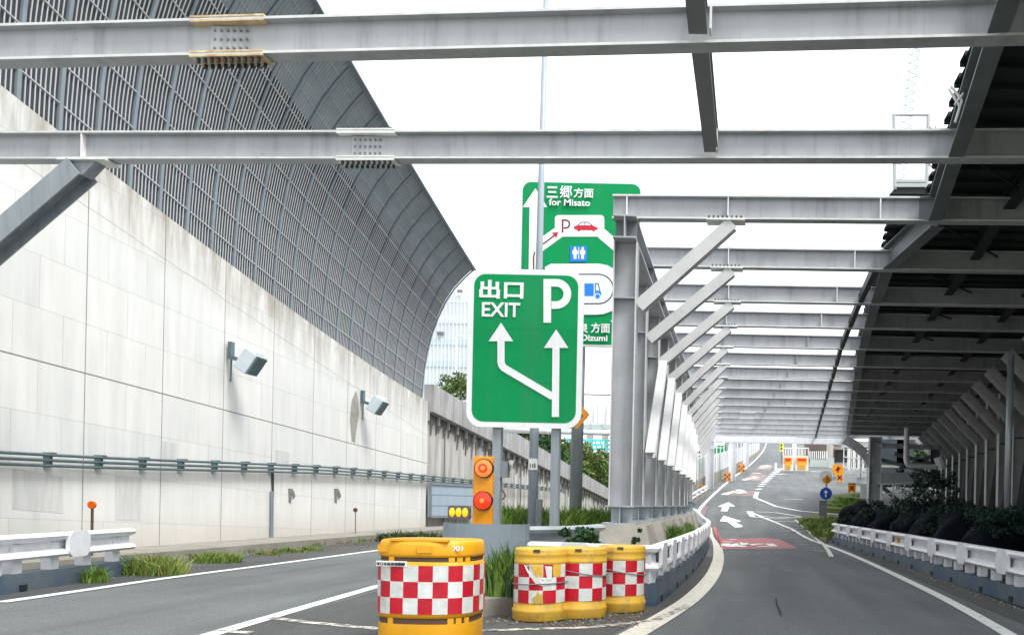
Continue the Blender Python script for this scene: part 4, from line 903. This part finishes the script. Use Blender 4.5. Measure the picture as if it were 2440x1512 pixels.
for a in (232, 275): p = se(R(a), .985*K); mb.box((p.x, p.y, .875), (.12,.03,.06), R(-8 if a < 270 else 6))
p = se(R(262), .9*K); mb.box((p.x+.1, p.y, .95), (.5,.05,.018), 0)
mb.build('handle', yel2, t)
p = se(R(312), 1.0*K); text_mesh('001', 'number', whitep, t, (p.x+.005, p.y-.012, .885), .10, .045, .02)

# ------------------------------------------------------------------ delineators
for (u, v0, v1, d, m, lab) in ((220,1202,1262,14.2,orange,'orange ball delineator on a dark stick behind the left guard rail'), (847,1214,1280,26,pole_m,'small grey capped delineator post at the foot of the wall')):
    a, b = at(u, v0, d), at(u, v1, d); t = thing('delineator', lab, 'delineator', (b.x, d, 0))
    mb = MB(); mb.tube([(b.x, d, 0), (a.x, d, a.z)], .022, 8); mb.build('stick', wood if m is orange else pole_m, t)
    mb = MB(); mb.tube([a+Vector((0,.015,0)), a+Vector((0,-.03,0))], .068, 16); mb.build('reflector', mat('orange_reflector', (.75,.12,.0), .3) if m is orange else wood, t)
# ------------------------------------------------------------------ plants
def rv(): return Vector((random.uniform(-1,1), random.uniform(-1,1), random.uniform(-1,1)))
def leaf_quad(mb, c, s, mi=0):
    a = rv().normalized(); b = a.cross(rv()).normalized(); a *= s; b *= s*.55
    mb.add([c-a, c-b*1, c+a, c+b], [(0,1,2,3)], mi)
def clump(mb, c, r, n, s, mis=(0,), flat=1.):
    for _ in range(n):
        d = rv(); d = d.normalized()*(random.random()**.35)*r; d.z *= flat; leaf_quad(mb, Vector(c)+d, s*random.uniform(.6,1.3), random.choice(mis))
def tree(name, label, cat, hgt, rad, nclump, nleaf, s, mats, group=None, base=.35, seed=1):
    random.seed(seed); t = thing(name, label, cat, (0,0,0), group)
    mb = MB(); mb.tube([(0,0,0),(.05,.02,hgt*.35),(-.04,.03,hgt*.7),(0,0,hgt*.92)], [hgt*.03,hgt*.022,hgt*.013,hgt*.005], 8)
    tips = []
    for i in range(9):
        a = i*2.4; z = hgt*(.3+.06*i); e = Vector((math.cos(a)*rad*.7, math.sin(a)*rad*.7, z+hgt*.13)); mb.tube([(0,0,z), (e.x*.5,e.y*.5,z+hgt*.09), e], [hgt*.012,hgt*.008,hgt*.003], 5); tips.append(e)
    mb.build('trunk', wood, t, True); mb = MB()
    for i in range(nclump):
        if i < len(tips): c = tips[i]
        else:
            a = random.uniform(0, 6.28); k = random.random(); z = hgt*(base+(1-base)*k); rr = rad*math.sin(math.pi*min(.98, .12+.85*k))**.6*random.uniform(.35,1.05); c = Vector((math.cos(a)*rr, math.sin(a)*rr, z))
        clump(mb, c, rad*random.uniform(.18,.36), nleaf, s, (0,0,1) if random.random() < .6 else (1,1,0))
    mb.build('crown', mats, t); return t
TR = [tree('leafy_tree', '', 'tree', 6.5, 2.3, 60, 75, .15, [leaf_a, leaf_b], seed=1), tree('leafy_tree', '', 'tree', 6.8, 2.6, 66, 75, .16, [leaf_d, leaf_a], seed=2), tree('leafy_tree', '', 'tree', 6., 2.4, 60, 75, .15, [leaf_b, leaf_a], seed=3)]
tree_spots = [(1097,30.5+14,-16.2,5.9,0,.62,'small light green tree behind the parapet left of the EXIT sign'), (1225,56,-16.5,None,1,.95,'dark green tree behind the parapet just right of the left sign post'),
 (1262,62,-16.5,None,1,1.,'dark tree behind the lamp pole'), (1300,67,-16.8,None,2,1.05,'yellow green tree between lamp pole and right sign post'), (1345,72,-16.8,None,2,1.1,'yellow green tree between the right sign post and the thick post'),
 (1395,82,-17,None,0,1.05,'bushy green tree right of the thick post'), (1425,90,-17,None,2,1.,'bushy olive tree near the first gallery column'), (1450,100,-17,None,1,.95,'farthest dark tree seen beside the first gallery column'), (1240,75,-21,None,0,1.15,'tall green tree rising behind the dark ones')]
used = set()
for u, d, x, z, k, s, lab in tree_spots:
    o = TR[k] if k not in used else copy_tree(TR[k]); used.add(k)
    vt = {1225:1022,1262:1030,1300:1030,1345:1048,1395:1062,1425:1085,1450:1105,1240:1022,1097:895}[u]
    p = at(u, vt, d); o.location = (p.x, d, p.z-6.4*s); o.scale = (s,s,s); o.rotation_euler.z = u; tag(o, lab, 'tree', 'trees behind the ramp parapet')
bank = MB(); ys = [-6,6,14,20,27,33,45,60,95,160]
bt = lambda y: (WT(y) if y < 33.5 else top2(min(y, 95)))-1.3
for a, b in zip(ys, ys[1:]): bank.add([(-13.7,a,bt(a)),(-90,a,bt(a)),(-90,b,bt(b)),(-13.7,b,bt(b))], [(0,1,2,3)]); bank.add([(-13.7,b,-.5),(-13.7,a,-.5),(-13.7,a,bt(a)),(-13.7,b,bt(b))], [(0,1,2,3)])
tag(bank.build('bank', soil), kind='structure')

def blades(c, rx, ry, n, hh, w_=.012, lean=.35, z0=None, mb=None):
    mb = mb or MB()
    for _ in range(n):
        a, k = random.uniform(0, 6.283), math.sqrt(random.random()); x, y = c[0]+rx*k*math.cos(a), c[1]+ry*k*math.sin(a); z = c[2]
        l = hh*random.uniform(.45,1.1)*(1-.35*k); d = Vector((random.uniform(-lean,lean), random.uniform(-lean,lean), 1)).normalized()*l; s_ = Vector((random.uniform(-1,1), random.uniform(-.4,.4), 0)).normalized()*w_
        m_ = Vector((x,y,z))+d*.55; e = Vector((x,y,z))+d+Vector((d.x*.6, d.y*.6, -.12*l))
        mb.add([(x-s_.x,y-s_.y,z), (x+s_.x,y+s_.y,z), m_+s_*.8, m_-s_*.8, e], [(0,1,2,3),(3,2,4)], random.choice((0,0,1)))
    return mb
def weeds(label, c, rx, ry, n, hh, mats=None, w_=.012, lean=.35):
    return tag(blades(c, rx, ry, n, hh, w_, lean).build('weed_clump', mats or [grass_m, leaf_a]), label, 'weeds', 'weed clumps')
random.seed(11)
g = lambda u, v, up=0.: (lambda p: (p.x, p.y, p.z+up))(gp(u, v))
weeds('large light green weed clump at the end of the left guard rail', g(360,1368), .55, .4, 900, .5, [grass_m, dry_m], .008, .5)
weeds('weed clump at the wall kerb between the left guard rail and the grey delineator', g(515,1340), .45, .35, 600, .35, [grass_m, dry_m], .008, .5)
weeds('small weed tuft under the left guard rail by its dark kerb', g(228,1388), .16, .14, 220, .38, [grass_m, leaf_a], .008)
weeds('tiny dry weed tuft on the wall kerb, left of the far one', g(640,1322), .3, .2, 160, .18, [dry_m, grass_m], .01, .6)
mb = MB()
for _ in range(70):
    y_ = random.uniform(12,32); blades((random.choice((-10.98,-10.98,-12.9))+random.uniform(-.08,.06), y_, .0), .12, .3, random.randint(8,40), random.uniform(.06,.22), .01, .6, mb=mb)
tag(mb.build('kerb_weeds', [grass_m, dry_m]), 'sparse low weeds sprouting along the kerb and wall foot', 'weeds', kind='stuff')
weeds('dry weed tuft on the wall kerb', g(690,1316), .4, .2, 160, .2, [dry_m, grass_m], .01, .6)
weeds('green tuft on the wall kerb farther along', g(735,1312), .35, .2, 160, .18, [grass_m, dry_m], .01, .6)
for a, lab in ((945,'left end'), (985,'middle'), (1022,'right end')):
    q = at(a, 1287, 24); weeds('wild weeds at the wall foot behind the big drum, '+lab, (q.x, 24, .0), .6, .4, 420, .5, [leaf_d, dry_m], .02, .8)
weeds('tall upright green weeds growing between the big drum and the small drums', (-2.62, 9.35, .2), .28, .25, 900, .75, [grass_m, leaf_d], .012, .18)
for k, (u, d, lab) in enumerate(((1215,17.5,'left of the lamp pole'), (1245,19,'at the lamp pole foot'), (1295,17.5,'between lamp pole and right sign post'), (1350,17.5,'right of the right sign post'), (1400,18,'right of the thick post'), (1437,18,'beside the first gallery column'))):
    q = at(u, 1250, d); weeds('bright green row of weeds on the median '+lab, (q.x, d, .58), .45, .5, 1100, .85, [grass_m, leaf_a], .014, .3)
weeds('upright grass between the pedestals and the curving guard rail', (-1.3, 17.5, .45), .25, 1.1, 800, .55, [grass_m, leaf_a], .012, .3)
weeds('short grass farther along the curving guard rail', (-1.45, 24, .45), .25, 1.6, 500, .45, [grass_m, leaf_a], .014, .3)
def leafbush(name, label, c, r, n, s, mats, flat=.7, cat='shrub', group=None):
    mb = MB()
    for _ in range(max(3, n//60)): clump(mb, Vector(c)+Vector((random.uniform(-1,1)*r[0], random.uniform(-1,1)*r[1], random.uniform(-.6,1)*r[2])), min(r)*.55, 60, s, (0,0,1), flat)
    return tag(mb.build(name, mats), label, cat, group)
q = at(1375,1287,11.0); leafbush('leafy_weed', 'dark broad leaved weed in front of the inner galvanised rail', (q.x, 11.0, .80), (.26,.14,.12), 1300, .04, [leaf_d, leaf_a], cat='weeds')
q = at(1517,1280,12.3); leafbush('leafy_weed', 'slim leafy weed by the nearest concrete pedestal', (q.x, 12.3, .80), (.06,.05,.2), 260, .035, [leaf_a, leaf_d], cat='weeds')
# right verge: sheeted bundles and shrubs
random.seed(5)
def bundle(c, r, lab, seed):
    rnd = random.Random(seed); bm = bmesh.new(); bmesh.ops.create_icosphere(bm, subdivisions=4, radius=1)
    from mathutils import noise
    for v in bm.verts:
        k = 1+.2*noise.noise(v.co*1.7+Vector((seed,0,0)))+.05*noise.noise(v.co*5+Vector((0,seed,0))); v.co = Vector((v.co.x*r[0]*k, v.co.y*r[1]*k, max(-.95, v.co.z)*r[2]*k))+Vector(c)
    me = bpy.data.meshes.new('tarp_bundle'); bm.to_mesh(me); bm.free(); me.materials.append(tarp); me.polygons.foreach_set('use_smooth', [True]*len(me.polygons)); o = bpy.data.objects.new('tarp_bundle', me); COL.objects.link(o)
    return tag(o, lab, 'tarp bundle', 'black sheeted bundles on the verge')
BP = [(2052,1238,31,(.75,.9,.95),'left end by the grass triangle'),(2095,1240,29,(.8,.9,.8),'second from the left'),(2150,1245,27.5,(.9,1,.8),'third from the left'),(2205,1250,25.5,(.9,1,.8),'behind the middle of the guard rail'),(2262,1255,23,(.85,.9,.8),'third from the right'),(2320,1262,21,(.8,.9,.78),'second from the right'),(2372,1285,18.8,(.6,.8,.5),'low one at the right by the lamp post')]
for k, (u, v, d, r, lab) in enumerate(BP):
    q = at(u, v, d); r = (r[0]*1.25, r[1], r[2]*.85); bundle((q.x, d, .42+r[2]*.35), r, 'bulky black plastic covered bundle, '+lab, k*3.7+1)
    random.seed(k+40); leafbush('overgrown_shrub', 'dark leafy creeper over the black bundle, '+lab, (q.x+.3, d-.2, .9), (r[0]*1.05,r[1]*.95,.42), 2600, .045, [leaf_k, leaf_k], group='shrubs on the right verge')
sh = [(2120,1188,33,.9),(2175,1180,31,1.),(2230,1165,30,1.1),(2285,1185,27,.9),(2330,1205,24,.85),(2375,1215,22.5,.8),(2225,1120,36,.9),(2420,1290,17,.6),(2430,1240,20,.7)]
NL = ['above the leftmost bundles','above the third bundle','tall one before the right columns','at the column feet','above the right bundles','left of the lamp post foot','climbing the bracing','dark low one at the right edge','behind the lamp post at the right edge']
for k_i, ((u, v, d, r), lab) in enumerate(zip(sh, NL)):
    q = at(u, v, d); r *= .72 if k_i % 2 == 0 else .5; leafbush('overgrown_shrub', 'overgrown dark green shrub '+lab, (q.x, d, q.z-.55), (r*1.3,r*.9,r*.7), 1900, .055, [leaf_k, leaf_d], group='shrubs on the right verge')
for k, (pl, nm) in enumerate(((PT, 'near'), (P2, 'yard side'))):
    xs = [p.x for p in pl]; ysq = [p.y for p in pl]; mb = MB(); cx, cy = sum(xs)/len(xs), sum(ysq)/len(ysq)
    for _ in range(26):
        i = random.randrange(len(pl)); f_ = random.random()*.7; b_ = pl[i].lerp(pl[(i+1) % len(pl)], random.random()); x = cx+(b_.x-cx)*f_; y = cy+(b_.y-cy)*f_; blades((x, y, h(x, y)+.08), .5, .9, 170, .42, .03, .5, mb=mb)
    tag(mb.build('grass', [grass_m, dry_m if k == 0 else grass_m]), 'rough grass on the '+nm+' traffic island', 'grass', kind='stuff')
# lamp post at the right edge
t = thing('verge_post', 'slim grey post with base plate standing on the right verge in front of the columns', 'post', at(2396,1283,20))
q = at(2398,1283,20); mb = MB(); mb.tube([(q.x, 20, q.z), (q.x+.02, 20, 5.2)], .085, 12); mb.build('shaft', galv, t, True); mb = MB(); mb.box((q.x+.15, 20, q.z), (.7,.4,.05)); mb.build('base_plate', whitep, t)
# wall added behind the right columns to block light from the right
t = thing('light_block_wall', 'dark added wall blocking light behind the right hand columns', 'wall', (20,40,0))
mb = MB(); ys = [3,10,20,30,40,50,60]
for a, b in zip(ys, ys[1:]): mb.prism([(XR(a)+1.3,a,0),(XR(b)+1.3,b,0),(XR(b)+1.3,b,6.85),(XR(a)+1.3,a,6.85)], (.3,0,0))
mb.build('wall_face', mat('added_dark_wall', (.05,.06,.055), .9, 0, .4, .6), t)
# grit and dead leaves in the gutters
random.seed(23); mb = MB()
for _ in range(2600):
    k = random.random()
    if k < .45: x, y = -10.9+abs(random.gauss(0,.22)), random.uniform(9,30)
    elif k < .6: x, y = random.uniform(-10.6,-9.2), random.uniform(11,22)
    elif k < .8: y = random.uniform(7.5,24); x = 3.84-abs(random.gauss(0,.1))
    else: x, y = random.uniform(-2.6,-1.), random.uniform(8.3,9.9)
    s_ = random.uniform(.006,.022); mb.box((x, y, h(x,y)+.012+s_*.3), (s_*1.6,s_,s_*.6), random.random()*3, mi=random.choice((0,0,2)))
mb.m = [m for m in mb.m]; tag(mb.build('gutter_grit', [conc, conc, mat('dead_leaf', (.20,.12,.05), .9)]), 'loose grit and dead leaves lying in the gutters', 'grit', kind='stuff')
random.seed(31)
# ------------------------------------------------------------------ road sign trio on the triangle
D = 36.; b = gp(1966,1236); D = b.y
t = thing('keep_sign_post', 'blue arrow sign under a white disc and orange diamond, at the grass triangle', 'road sign', b)
f_ = lambda u, v, dy=0.: at(u, v, D+dy)
mb = MB(); mb.tube([b, f_(1970,1125)], .05, 8); mb.build('post', galv, t)
def disc(u, v, r, m, nm, dy, n=28):
    q = f_(u, v, dy); mb = MB(); mb.prism([(q.x+r*math.cos(2*math.pi*k/n), q.y, q.z+r*math.sin(2*math.pi*k/n)) for k in range(n)], (0,.03,0)); return fixn(mb.build(nm, m, t))
k_ = D/F
disc(1967.5,1136.5,16*k_,wht,'white_disc',-.05); q = f_(1971,1142,-.09); r = 12.5*k_
mb = MB(); mb.prism([(q.x-r,q.y,q.z),(q.x,q.y,q.z-r),(q.x+r,q.y,q.z),(q.x,q.y,q.z+r)], (0,.03,0)); fixn(mb.build('orange_diamond', orange, t))
mb = MB(); mb.box((q.x,q.y-.01,q.z), (.05,.02,.26)); mb.bar((q.x,q.y-.01,q.z-.02), (q.x+.12,q.y-.01,q.z+.05), .04, .02); mb.build('diamond_symbol', dred, t)
disc(1968,1175,14.5*k_,mat('deep_blue_sign', (.01,.07,.42), .35),'blue_disc',-.05); q = f_(1968,1175,-.08)
mb = MB(); mb.box((q.x,q.y,q.z-.04), (.06,.02,.3)); mb.prism([(q.x-.12,q.y,q.z+.04),(q.x+.12,q.y,q.z+.04),(q.x,q.y,q.z+.2)], (0,.02,0)); mb.build('white_arrow', wht, t)
mb = MB(); mb.box(f_(1961,1210), (.42,.15,.8)); mb.build('striped_base', steel_d, t)
# ------------------------------------------------------------------ yard: barriers, fences, buildings
def pbox(name, label, cat, u0, u1, v0, v1, d, th, m, group=None, part='body'):
    t = thing(name, label, cat, at((u0+u1)/2, v1, d), group); a, b = at(u0, v0, d), at(u1, v1, d); mb = MB(); mb.box(((a.x+b.x)/2, d+th/2, (a.z+b.z)/2), (abs(b.x-a.x), th, abs(a.z-b.z))); mb.build(part, m, t); return t
def sub(t, name, u0, u1, v0, v1, d, m, th=.04):
    a, b = at(u0, v0, d), at(u1, v1, d); mb = MB(); mb.box(((a.x+b.x)/2, d, (a.z+b.z)/2), (abs(b.x-a.x), th, abs(a.z-b.z))); return mb.build(name, m, t)
pinkw = mat('pinkish_white_board', (.78,.66,.60), .5, 0, .08, 8)
for u0, u1, lab in ((1866,1890,'left orange, yellow and white barrier across the lane by the yard'), (1896,1926,'right orange, yellow and white barrier across the lane by the yard')):
    D = 84; t = pbox('lane_barrier', lab, 'barrier', u0, u1, 1085, 1121, D, .3, pinkw, 'barriers closing the lane'); sub(t, 'orange_panel', u0+2, u1-3, 1089, 1104, D-.03, orange); sub(t, 'yellow_panel', u0+5, u1-6, 1103, 1117, D-.05, yel)
    sub(t, 'orange_mark', u0+5, u1-6, 1092, 1097, D-.07, red_m); sub(t, 'yellow_mark', u0+8, u1-9, 1107, 1111, D-.08, orange)
    mb = MB()
    for k in range(5): a = at(u0+k*(u1-u0)/4, 1085, D); b_ = at(u0+k*(u1-u0)/4, 1066, D); mb.tube([a, b_], .05, 5)
    mb.tube([at(u0, 1067, D), at(u1, 1067, D)], .05, 5); mb.build('railing', whitep, t)
t = pbox('white_post_cover', 'white upright post cover between the two lane barriers', 'post', 1889, 1897, 1050, 1117, 84.5, .4, wht, part='cover')
mb = MB(); 
for u, lab in ((1850,'slim white marker post where the lane line splits'),):
    t = pbox('marker_post', lab, 'post', 1846, 1851, 1102, 1122, 70, .2, wht, part='body')
t = pbox('yellow_sign', 'upright narrow yellow sign with dark marks beside the climbing road', 'sign', 1858, 1867, 1047, 1075, 88, .1, mat('bright_yellow_sign', (.75,.78,.05), .4), part='board')
for v in (1052,1060,1068): sub(t, 'mark', 1860, 1864, v-2, v+2, 87.95, blk)
sub(t, 'post', 1861, 1864, 1075, 1105, 88, steel_d)
brown = mat('brown_stone_wall', (.24,.19,.17), .8, 0, .25, .5); greenw = mat('pale_green_gate', (.42,.47,.45), .6, 0, .08, 1)
t = pbox('toll_building', 'low brown walled building with dark canopy and openings behind the barriers', 'building', 1915, 2025, 1056, 1118, 112, 6, brown, part='wall')
sub(t, 'canopy', 1900, 2016, 1038, 1057, 110, mat('dark_canopy', (.04,.055,.055), .6), 2); sub(t, 'opening', 1992, 2018, 1073, 1108, 111.9, blk, .2); sub(t, 'opening', 1932, 1952, 1072, 1092, 111.9, mat('dark_window', (.06,.07,.08), .3), .2)
sub(t, 'band', 1985, 2020, 1062, 1071, 111.8, mat('pinkish_band', (.5,.40,.37), .7), .3); sub(t, 'upper_window', 1996, 2016, 1051, 1061, 111.7, mat('pale_glass', (.55,.6,.6), .2), .2)
mb = MB()
for u in (1908, 1977): mb.box(at(u, 1078, 109), (.9,.6,4.6))
mb.build('column', concl, t)
mb = MB(); mb.tube([at(1962+4*k, 1070, 111) if k % 2 else at(1962+4*k, 1092, 111) for k in range(4)], .08, 5); mb.build('drain_pipe', whitep, t)
t = pbox('slatted_gate', 'pale grey green gate with railings in front of the brown building', 'gate', 1930, 1972, 1093, 1112, 95, .3, greenw, part='panel'); 
mb = MB()
for k in range(9): mb.tube([at(1930+5*k, 1074, 95), at(1930+5*k, 1093, 95)], .07, 5)
mb.build('railing', whitep, t)
t = pbox('gate_end_panel', 'small pale panel at the right end of the gate', 'panel', 1974, 1987, 1090, 1115, 94, .3, greenw, part='panel')
# construction signs
for (u0, u1, v0, v1, d, lab, kk) in ((1984,2010,1106,1128,70,'orange works sign with dark figure, upper left of the pair by the white fence',0), (1994,2008,1126,1147,66,'orange crossed works sign below the other by the white fence',1), (2021,2039,1150,1172,58,'orange crossed works sign at the corner of the yard grass',1)):
    t = pbox('works_sign', lab, 'works sign', u0, u1, v0, v1, d, .12, orange, 'orange works signs', 'board'); uc, vc = (u0+u1)/2, (v0+v1)/2
    mb = MB(); y = d-.02
    if kk: 
        for s_ in (-1,1): a, b_ = at(uc-5, vc-5*s_, y), at(uc+5, vc+5*s_, y); mb.bar(a, b_, .02, .09, (0,0,1))
    else: a, b_ = at(uc, vc-7, y), at(uc, vc+7, y); mb.bar(a, b_, .14, .02, (0,1,0)); a, b_ = at(uc-6, vc+2, y), at(uc+6, vc-3, y); mb.bar(a, b_, .12, .02, (0,1,0))
    mb.build('symbol', dred, t)
    mb = MB()
    for u in (u0+3, u1-3): mb.box(at(u, v1+2, d+.05), (.06,.06,5*d/F))
    mb.build('foot', steel_d, t)
# white fences of the yard
def fence(label, pts, hh, rows, step, m=whitep):
    t = thing('yard_fence', label, 'fence', at(*pts[0]), 'white fences around the yard'); mb = MB()
    for a_, b_ in zip(pts, pts[1:]):
        A, B = at(*a_), at(*b_)
        for k in range(rows+1): z = Vector((0,0,hh*k/rows)); mb.bar(A+z, B+z, .07, .07)
        n = max(1, int((B-A).length/step))
        for k in range(n+1): q = A.lerp(B, k/n); mb.bar(q, q+Vector((0,0,hh)), .07, .07, (0,1,0))
    mb.build('bars', m, t); return t
fence('white barred fence left of the yard portal, upper section', [(2010,1112,62),(2048,1118,60)], 1.6, 2, .55)
fence('white barred fence touching the yard portal post', [(2050,1148,52),(2082,1152,51)], 1.3, 2, .45)
fence('white barred fence right of the yard portal post under the cross beam', [(2100,1200,44),(2210,1195,44)], 1.1, 2, .6)
for u0, u1, v0, v1, d, lab in ((2009,2041,1127,1153,58,'blank white board on the yard fence, left one'), (2050,2077,1157,1187,51,'blank white board on the yard fence, lower right one')):
    pbox('white_board', lab, 'board', u0, u1, v0, v1, d, .1, wht, 'blank boards on the yard fence', 'board')
t = pbox('site_cabin', 'grey service cabin with pipes behind the white yard fence', 'cabin', 2030, 2078, 1066, 1110, 75, 3, steel_d, part='body'); sub(t, 'roof', 2010, 2080, 1058, 1068, 74, steel, 3)
for k in range(5): sub(t, 'pipe', 2022+11*k, 2025+11*k, 1068, 1120, 72, whitep, .3)
for k, (u, lab) in enumerate(((2120,'left'), (2170,'right'))):
    t = pbox('site_cabin', 'dark service cabin behind the cross beam, '+lab+' one', 'cabin', u-32, u+34, 1034, 1150, 66, 3, mat('dark_cabin', (.05,.07,.08), .6, 0, .3, .4), part='body'); sub(t, 'shelf', u-20, u+20, 1108, 1114, 61, concl, 1)
t = pbox('round_lamp', 'small white oval lamp hanging under the cross beam', 'lamp', 2135, 2144, 1150, 1166, 46, .3, wht, part='globe')
# ------------------------------------------------------------------ left edge of the far road
t = thing('far_parapet', 'concrete parapet with pale mesh fence left of the climbing road', 'parapet', at(1670,1180,52))
pp = [at(1640,1205,46), at(1668,1190,52), at(1700,1160,60), at(1745,1128,72), at(1790,1090,92), at(1815,1063,118), at(1822,1050,140)]
pp = [Vector((p.x-.9, p.y, h(p.x, p.y))) for p in pp]
mb = MB(); mb2 = MB()
for a, b in zip(pp, pp[1:]):
    mb.bar(a+Vector((0,0,.45)), b+Vector((0,0,.45)), .25, .9); mb2.bar(a+Vector((0,0,1.65)), b+Vector((0,0,1.65)), .05, 1.5)
mb.build('base', conc, t); mb2.build('fence_panel', mat('pale_fence_panel', (.52,.57,.60), .5, 0, .15, .6), t)
mb = MB()
for a, b in zip(pp, pp[1:]):
    for k in range(5): q = a.lerp(b, k/5); mb.bar(q+Vector((.1,0,.8)), q+Vector((.1,0,3.)), .1, .1, (0,1,0))
mb.build('fence_post', whitep, t)
for u, v, d, lab in ((1673,1166,58,'nearest'), (1733,1136,68,'middle'), (1767,1116,82,'farthest')):
    s_ = 9*(1 if d < 60 else .85); t = pbox('checkered_barrier', lab+' of the three orange checkered barriers at the left kerb of the climbing road', 'barrier', u-s_, u+s_, v-12, v+10, d, .3, mat('barrier_orange', (.66,.30,.09), .5), 'orange checkered barriers')
    for a in (-1,0,1):
        for b_ in (-1,0,1):
            if (a+b_) % 2 == 0: sub(t, 'dark_check', u+a*5-1.6, u+a*5+1.6, v+b_*5-2.5, v+b_*5+1.0, d-.02, dred)
# small green signs behind the left columns
for (u0,u1,v0,v1,d,lab,kk) in ((1643,1678,1073,1122,70,'dark green guide sign with two pale panels, behind the white columns',1), (1700,1730,1060,1092,95,'bright green plain guide sign behind the white columns',0)):
    t = pbox('guide_sign', lab, 'road sign', u0, u1, v0, v1, d, .1, grn if not kk else mat('dark_sign_green', (.005,.16,.11), .4), part='board')
    if kk: sub(t, 'pale_panel', 1655, 1673, 1080, 1090, d-.06, wht); sub(t, 'pale_panel', 1653, 1673, 1097, 1105, d-.06, lblue); sub(t, 'symbol', 1662, 1669, 1099, 1103, d-.1, blue, .03); sub(t, 'symbol', 1662, 1669, 1084, 1087, d-.1, dred, .03)
    else:
        sub(t, 'text_bar', 1706, 1722, 1065, 1067, d-.06, wht)
    sub(t, 'post', (u0+u1)/2-1, (u0+u1)/2+1, v1, v1+60, d+.1, galv)
# ------------------------------------------------------------------ far background left of the first column
t = thing('sign_gantry', 'white horizontal gantry pipe crossing behind the sign posts', 'gantry', at(1300,1027,33))
mb = MB(); mb.tube([at(1196,1024,33), at(1462,1031,33)], .115, 12); mb.build('pipe', wht, t, True); mb = MB(); mb.tube([at(1390,939,33), at(1462,941,33)], .03, 6); mb.build('cable', steel_d, t)
mb = MB(); mb.tube([at(1464,1260,33), at(1462,900,33)], .12, 10); mb.build('upright', galv, t)
for (u0,u1,v0,v1,lab) in ((1399,1415,975,1006,'small outlined white sign back over the white gantry pipe'), (1423,1445,966,1010,'larger white sign back over the white gantry pipe')):
    t = pbox('blank_sign', lab, 'sign', u0, u1, v0, v1, 60, .15, wht, 'sign backs over the gantry', 'board'); sub(t, 'stem', (u0+u1)/2-1, (u0+u1)/2+1, v1, v1+14, 60.1, galv)
    sub(t, 'frame', u0-1, u0+1, v0, v1, 59.9, alu); sub(t, 'frame', u1-1, u1+1, v0, v1, 59.9, alu)
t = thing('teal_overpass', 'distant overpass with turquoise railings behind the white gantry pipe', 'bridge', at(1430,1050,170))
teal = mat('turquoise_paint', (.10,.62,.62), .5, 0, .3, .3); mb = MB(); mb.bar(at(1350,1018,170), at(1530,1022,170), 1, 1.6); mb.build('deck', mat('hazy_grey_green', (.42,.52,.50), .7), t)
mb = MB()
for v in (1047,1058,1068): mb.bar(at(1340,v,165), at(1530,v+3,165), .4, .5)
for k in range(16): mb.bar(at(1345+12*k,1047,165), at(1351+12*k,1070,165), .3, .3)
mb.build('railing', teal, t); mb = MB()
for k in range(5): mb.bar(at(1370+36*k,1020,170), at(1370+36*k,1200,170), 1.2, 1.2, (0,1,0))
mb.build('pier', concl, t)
t = thing('street_lamp', 'thin distant white street lamp right of the thick post', 'street lamp', at(1437,1165,90)); mb = MB(); mb.tube([at(1435,1190,90), at(1438,1050,90)], .09, 6); mb.build('pole', whitep, t)
t = thing('street_lamp', 'thin distant pale pole before the white building, left of the EXIT sign', 'street lamp', at(1087,960,80)); mb = MB(); mb.tube([at(1085,990,80), at(1088,800,80)], .12, 6); mb.build('pole', whitep, t); mb = MB(); mb.bar(at(1088,800,80), at(1104,802,80), .2, .15); mb.build('arm', whitep, t)
for k, (u, v, s, lab) in enumerate(((1395,1100,1.5,'left'), (1425,1098,1.5,'middle'), (1455,1105,1.5,'right'))):
    o = copy_tree(TR[k]); p = at(u, v, 130); o.location = (p.x, 130, p.z-6.4*s); o.scale = (s*1.2,s,s); tag(o, 'hazy distant tree under the turquoise overpass, '+lab+' one', 'tree', 'distant trees under the overpass')
for k, (u, v, s, d, lab) in enumerate(((2262,1010,1.,60,'leftmost'), (2296,1000,1.1,61,'second from the left'), (2330,990,1.1,60,'third from the left'), (2372,985,1.2,58,'rightmost'))):
    o = copy_tree(TR[1]); p = at(u, v, d); o.location = (p.x, d, p.z-6.4*s); o.scale = (s,s,s); o.rotation_euler.z = k; tag(o, 'dark tree behind the right hand columns, '+lab+' one', 'tree', 'dark trees behind the right columns')
# pale office block beyond the barrier
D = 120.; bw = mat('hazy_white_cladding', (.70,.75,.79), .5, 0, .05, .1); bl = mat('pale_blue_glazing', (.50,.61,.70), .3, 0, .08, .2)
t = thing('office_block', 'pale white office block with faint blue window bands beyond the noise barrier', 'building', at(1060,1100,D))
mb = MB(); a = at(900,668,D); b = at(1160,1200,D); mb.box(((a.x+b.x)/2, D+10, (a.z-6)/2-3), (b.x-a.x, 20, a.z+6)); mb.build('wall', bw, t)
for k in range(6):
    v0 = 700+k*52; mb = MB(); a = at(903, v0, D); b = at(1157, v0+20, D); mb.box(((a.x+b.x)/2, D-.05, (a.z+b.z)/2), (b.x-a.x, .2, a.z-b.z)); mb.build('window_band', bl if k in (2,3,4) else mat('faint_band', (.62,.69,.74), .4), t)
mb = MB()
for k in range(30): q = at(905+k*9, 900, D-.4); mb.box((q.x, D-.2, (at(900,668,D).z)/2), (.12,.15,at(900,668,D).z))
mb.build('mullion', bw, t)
sub(t, 'louvre', 1042, 1056, 790, 797, D-.4, steel_d, .3); sub(t, 'louvre', 1090, 1102, 690, 697, D-.4, steel_d, .3)
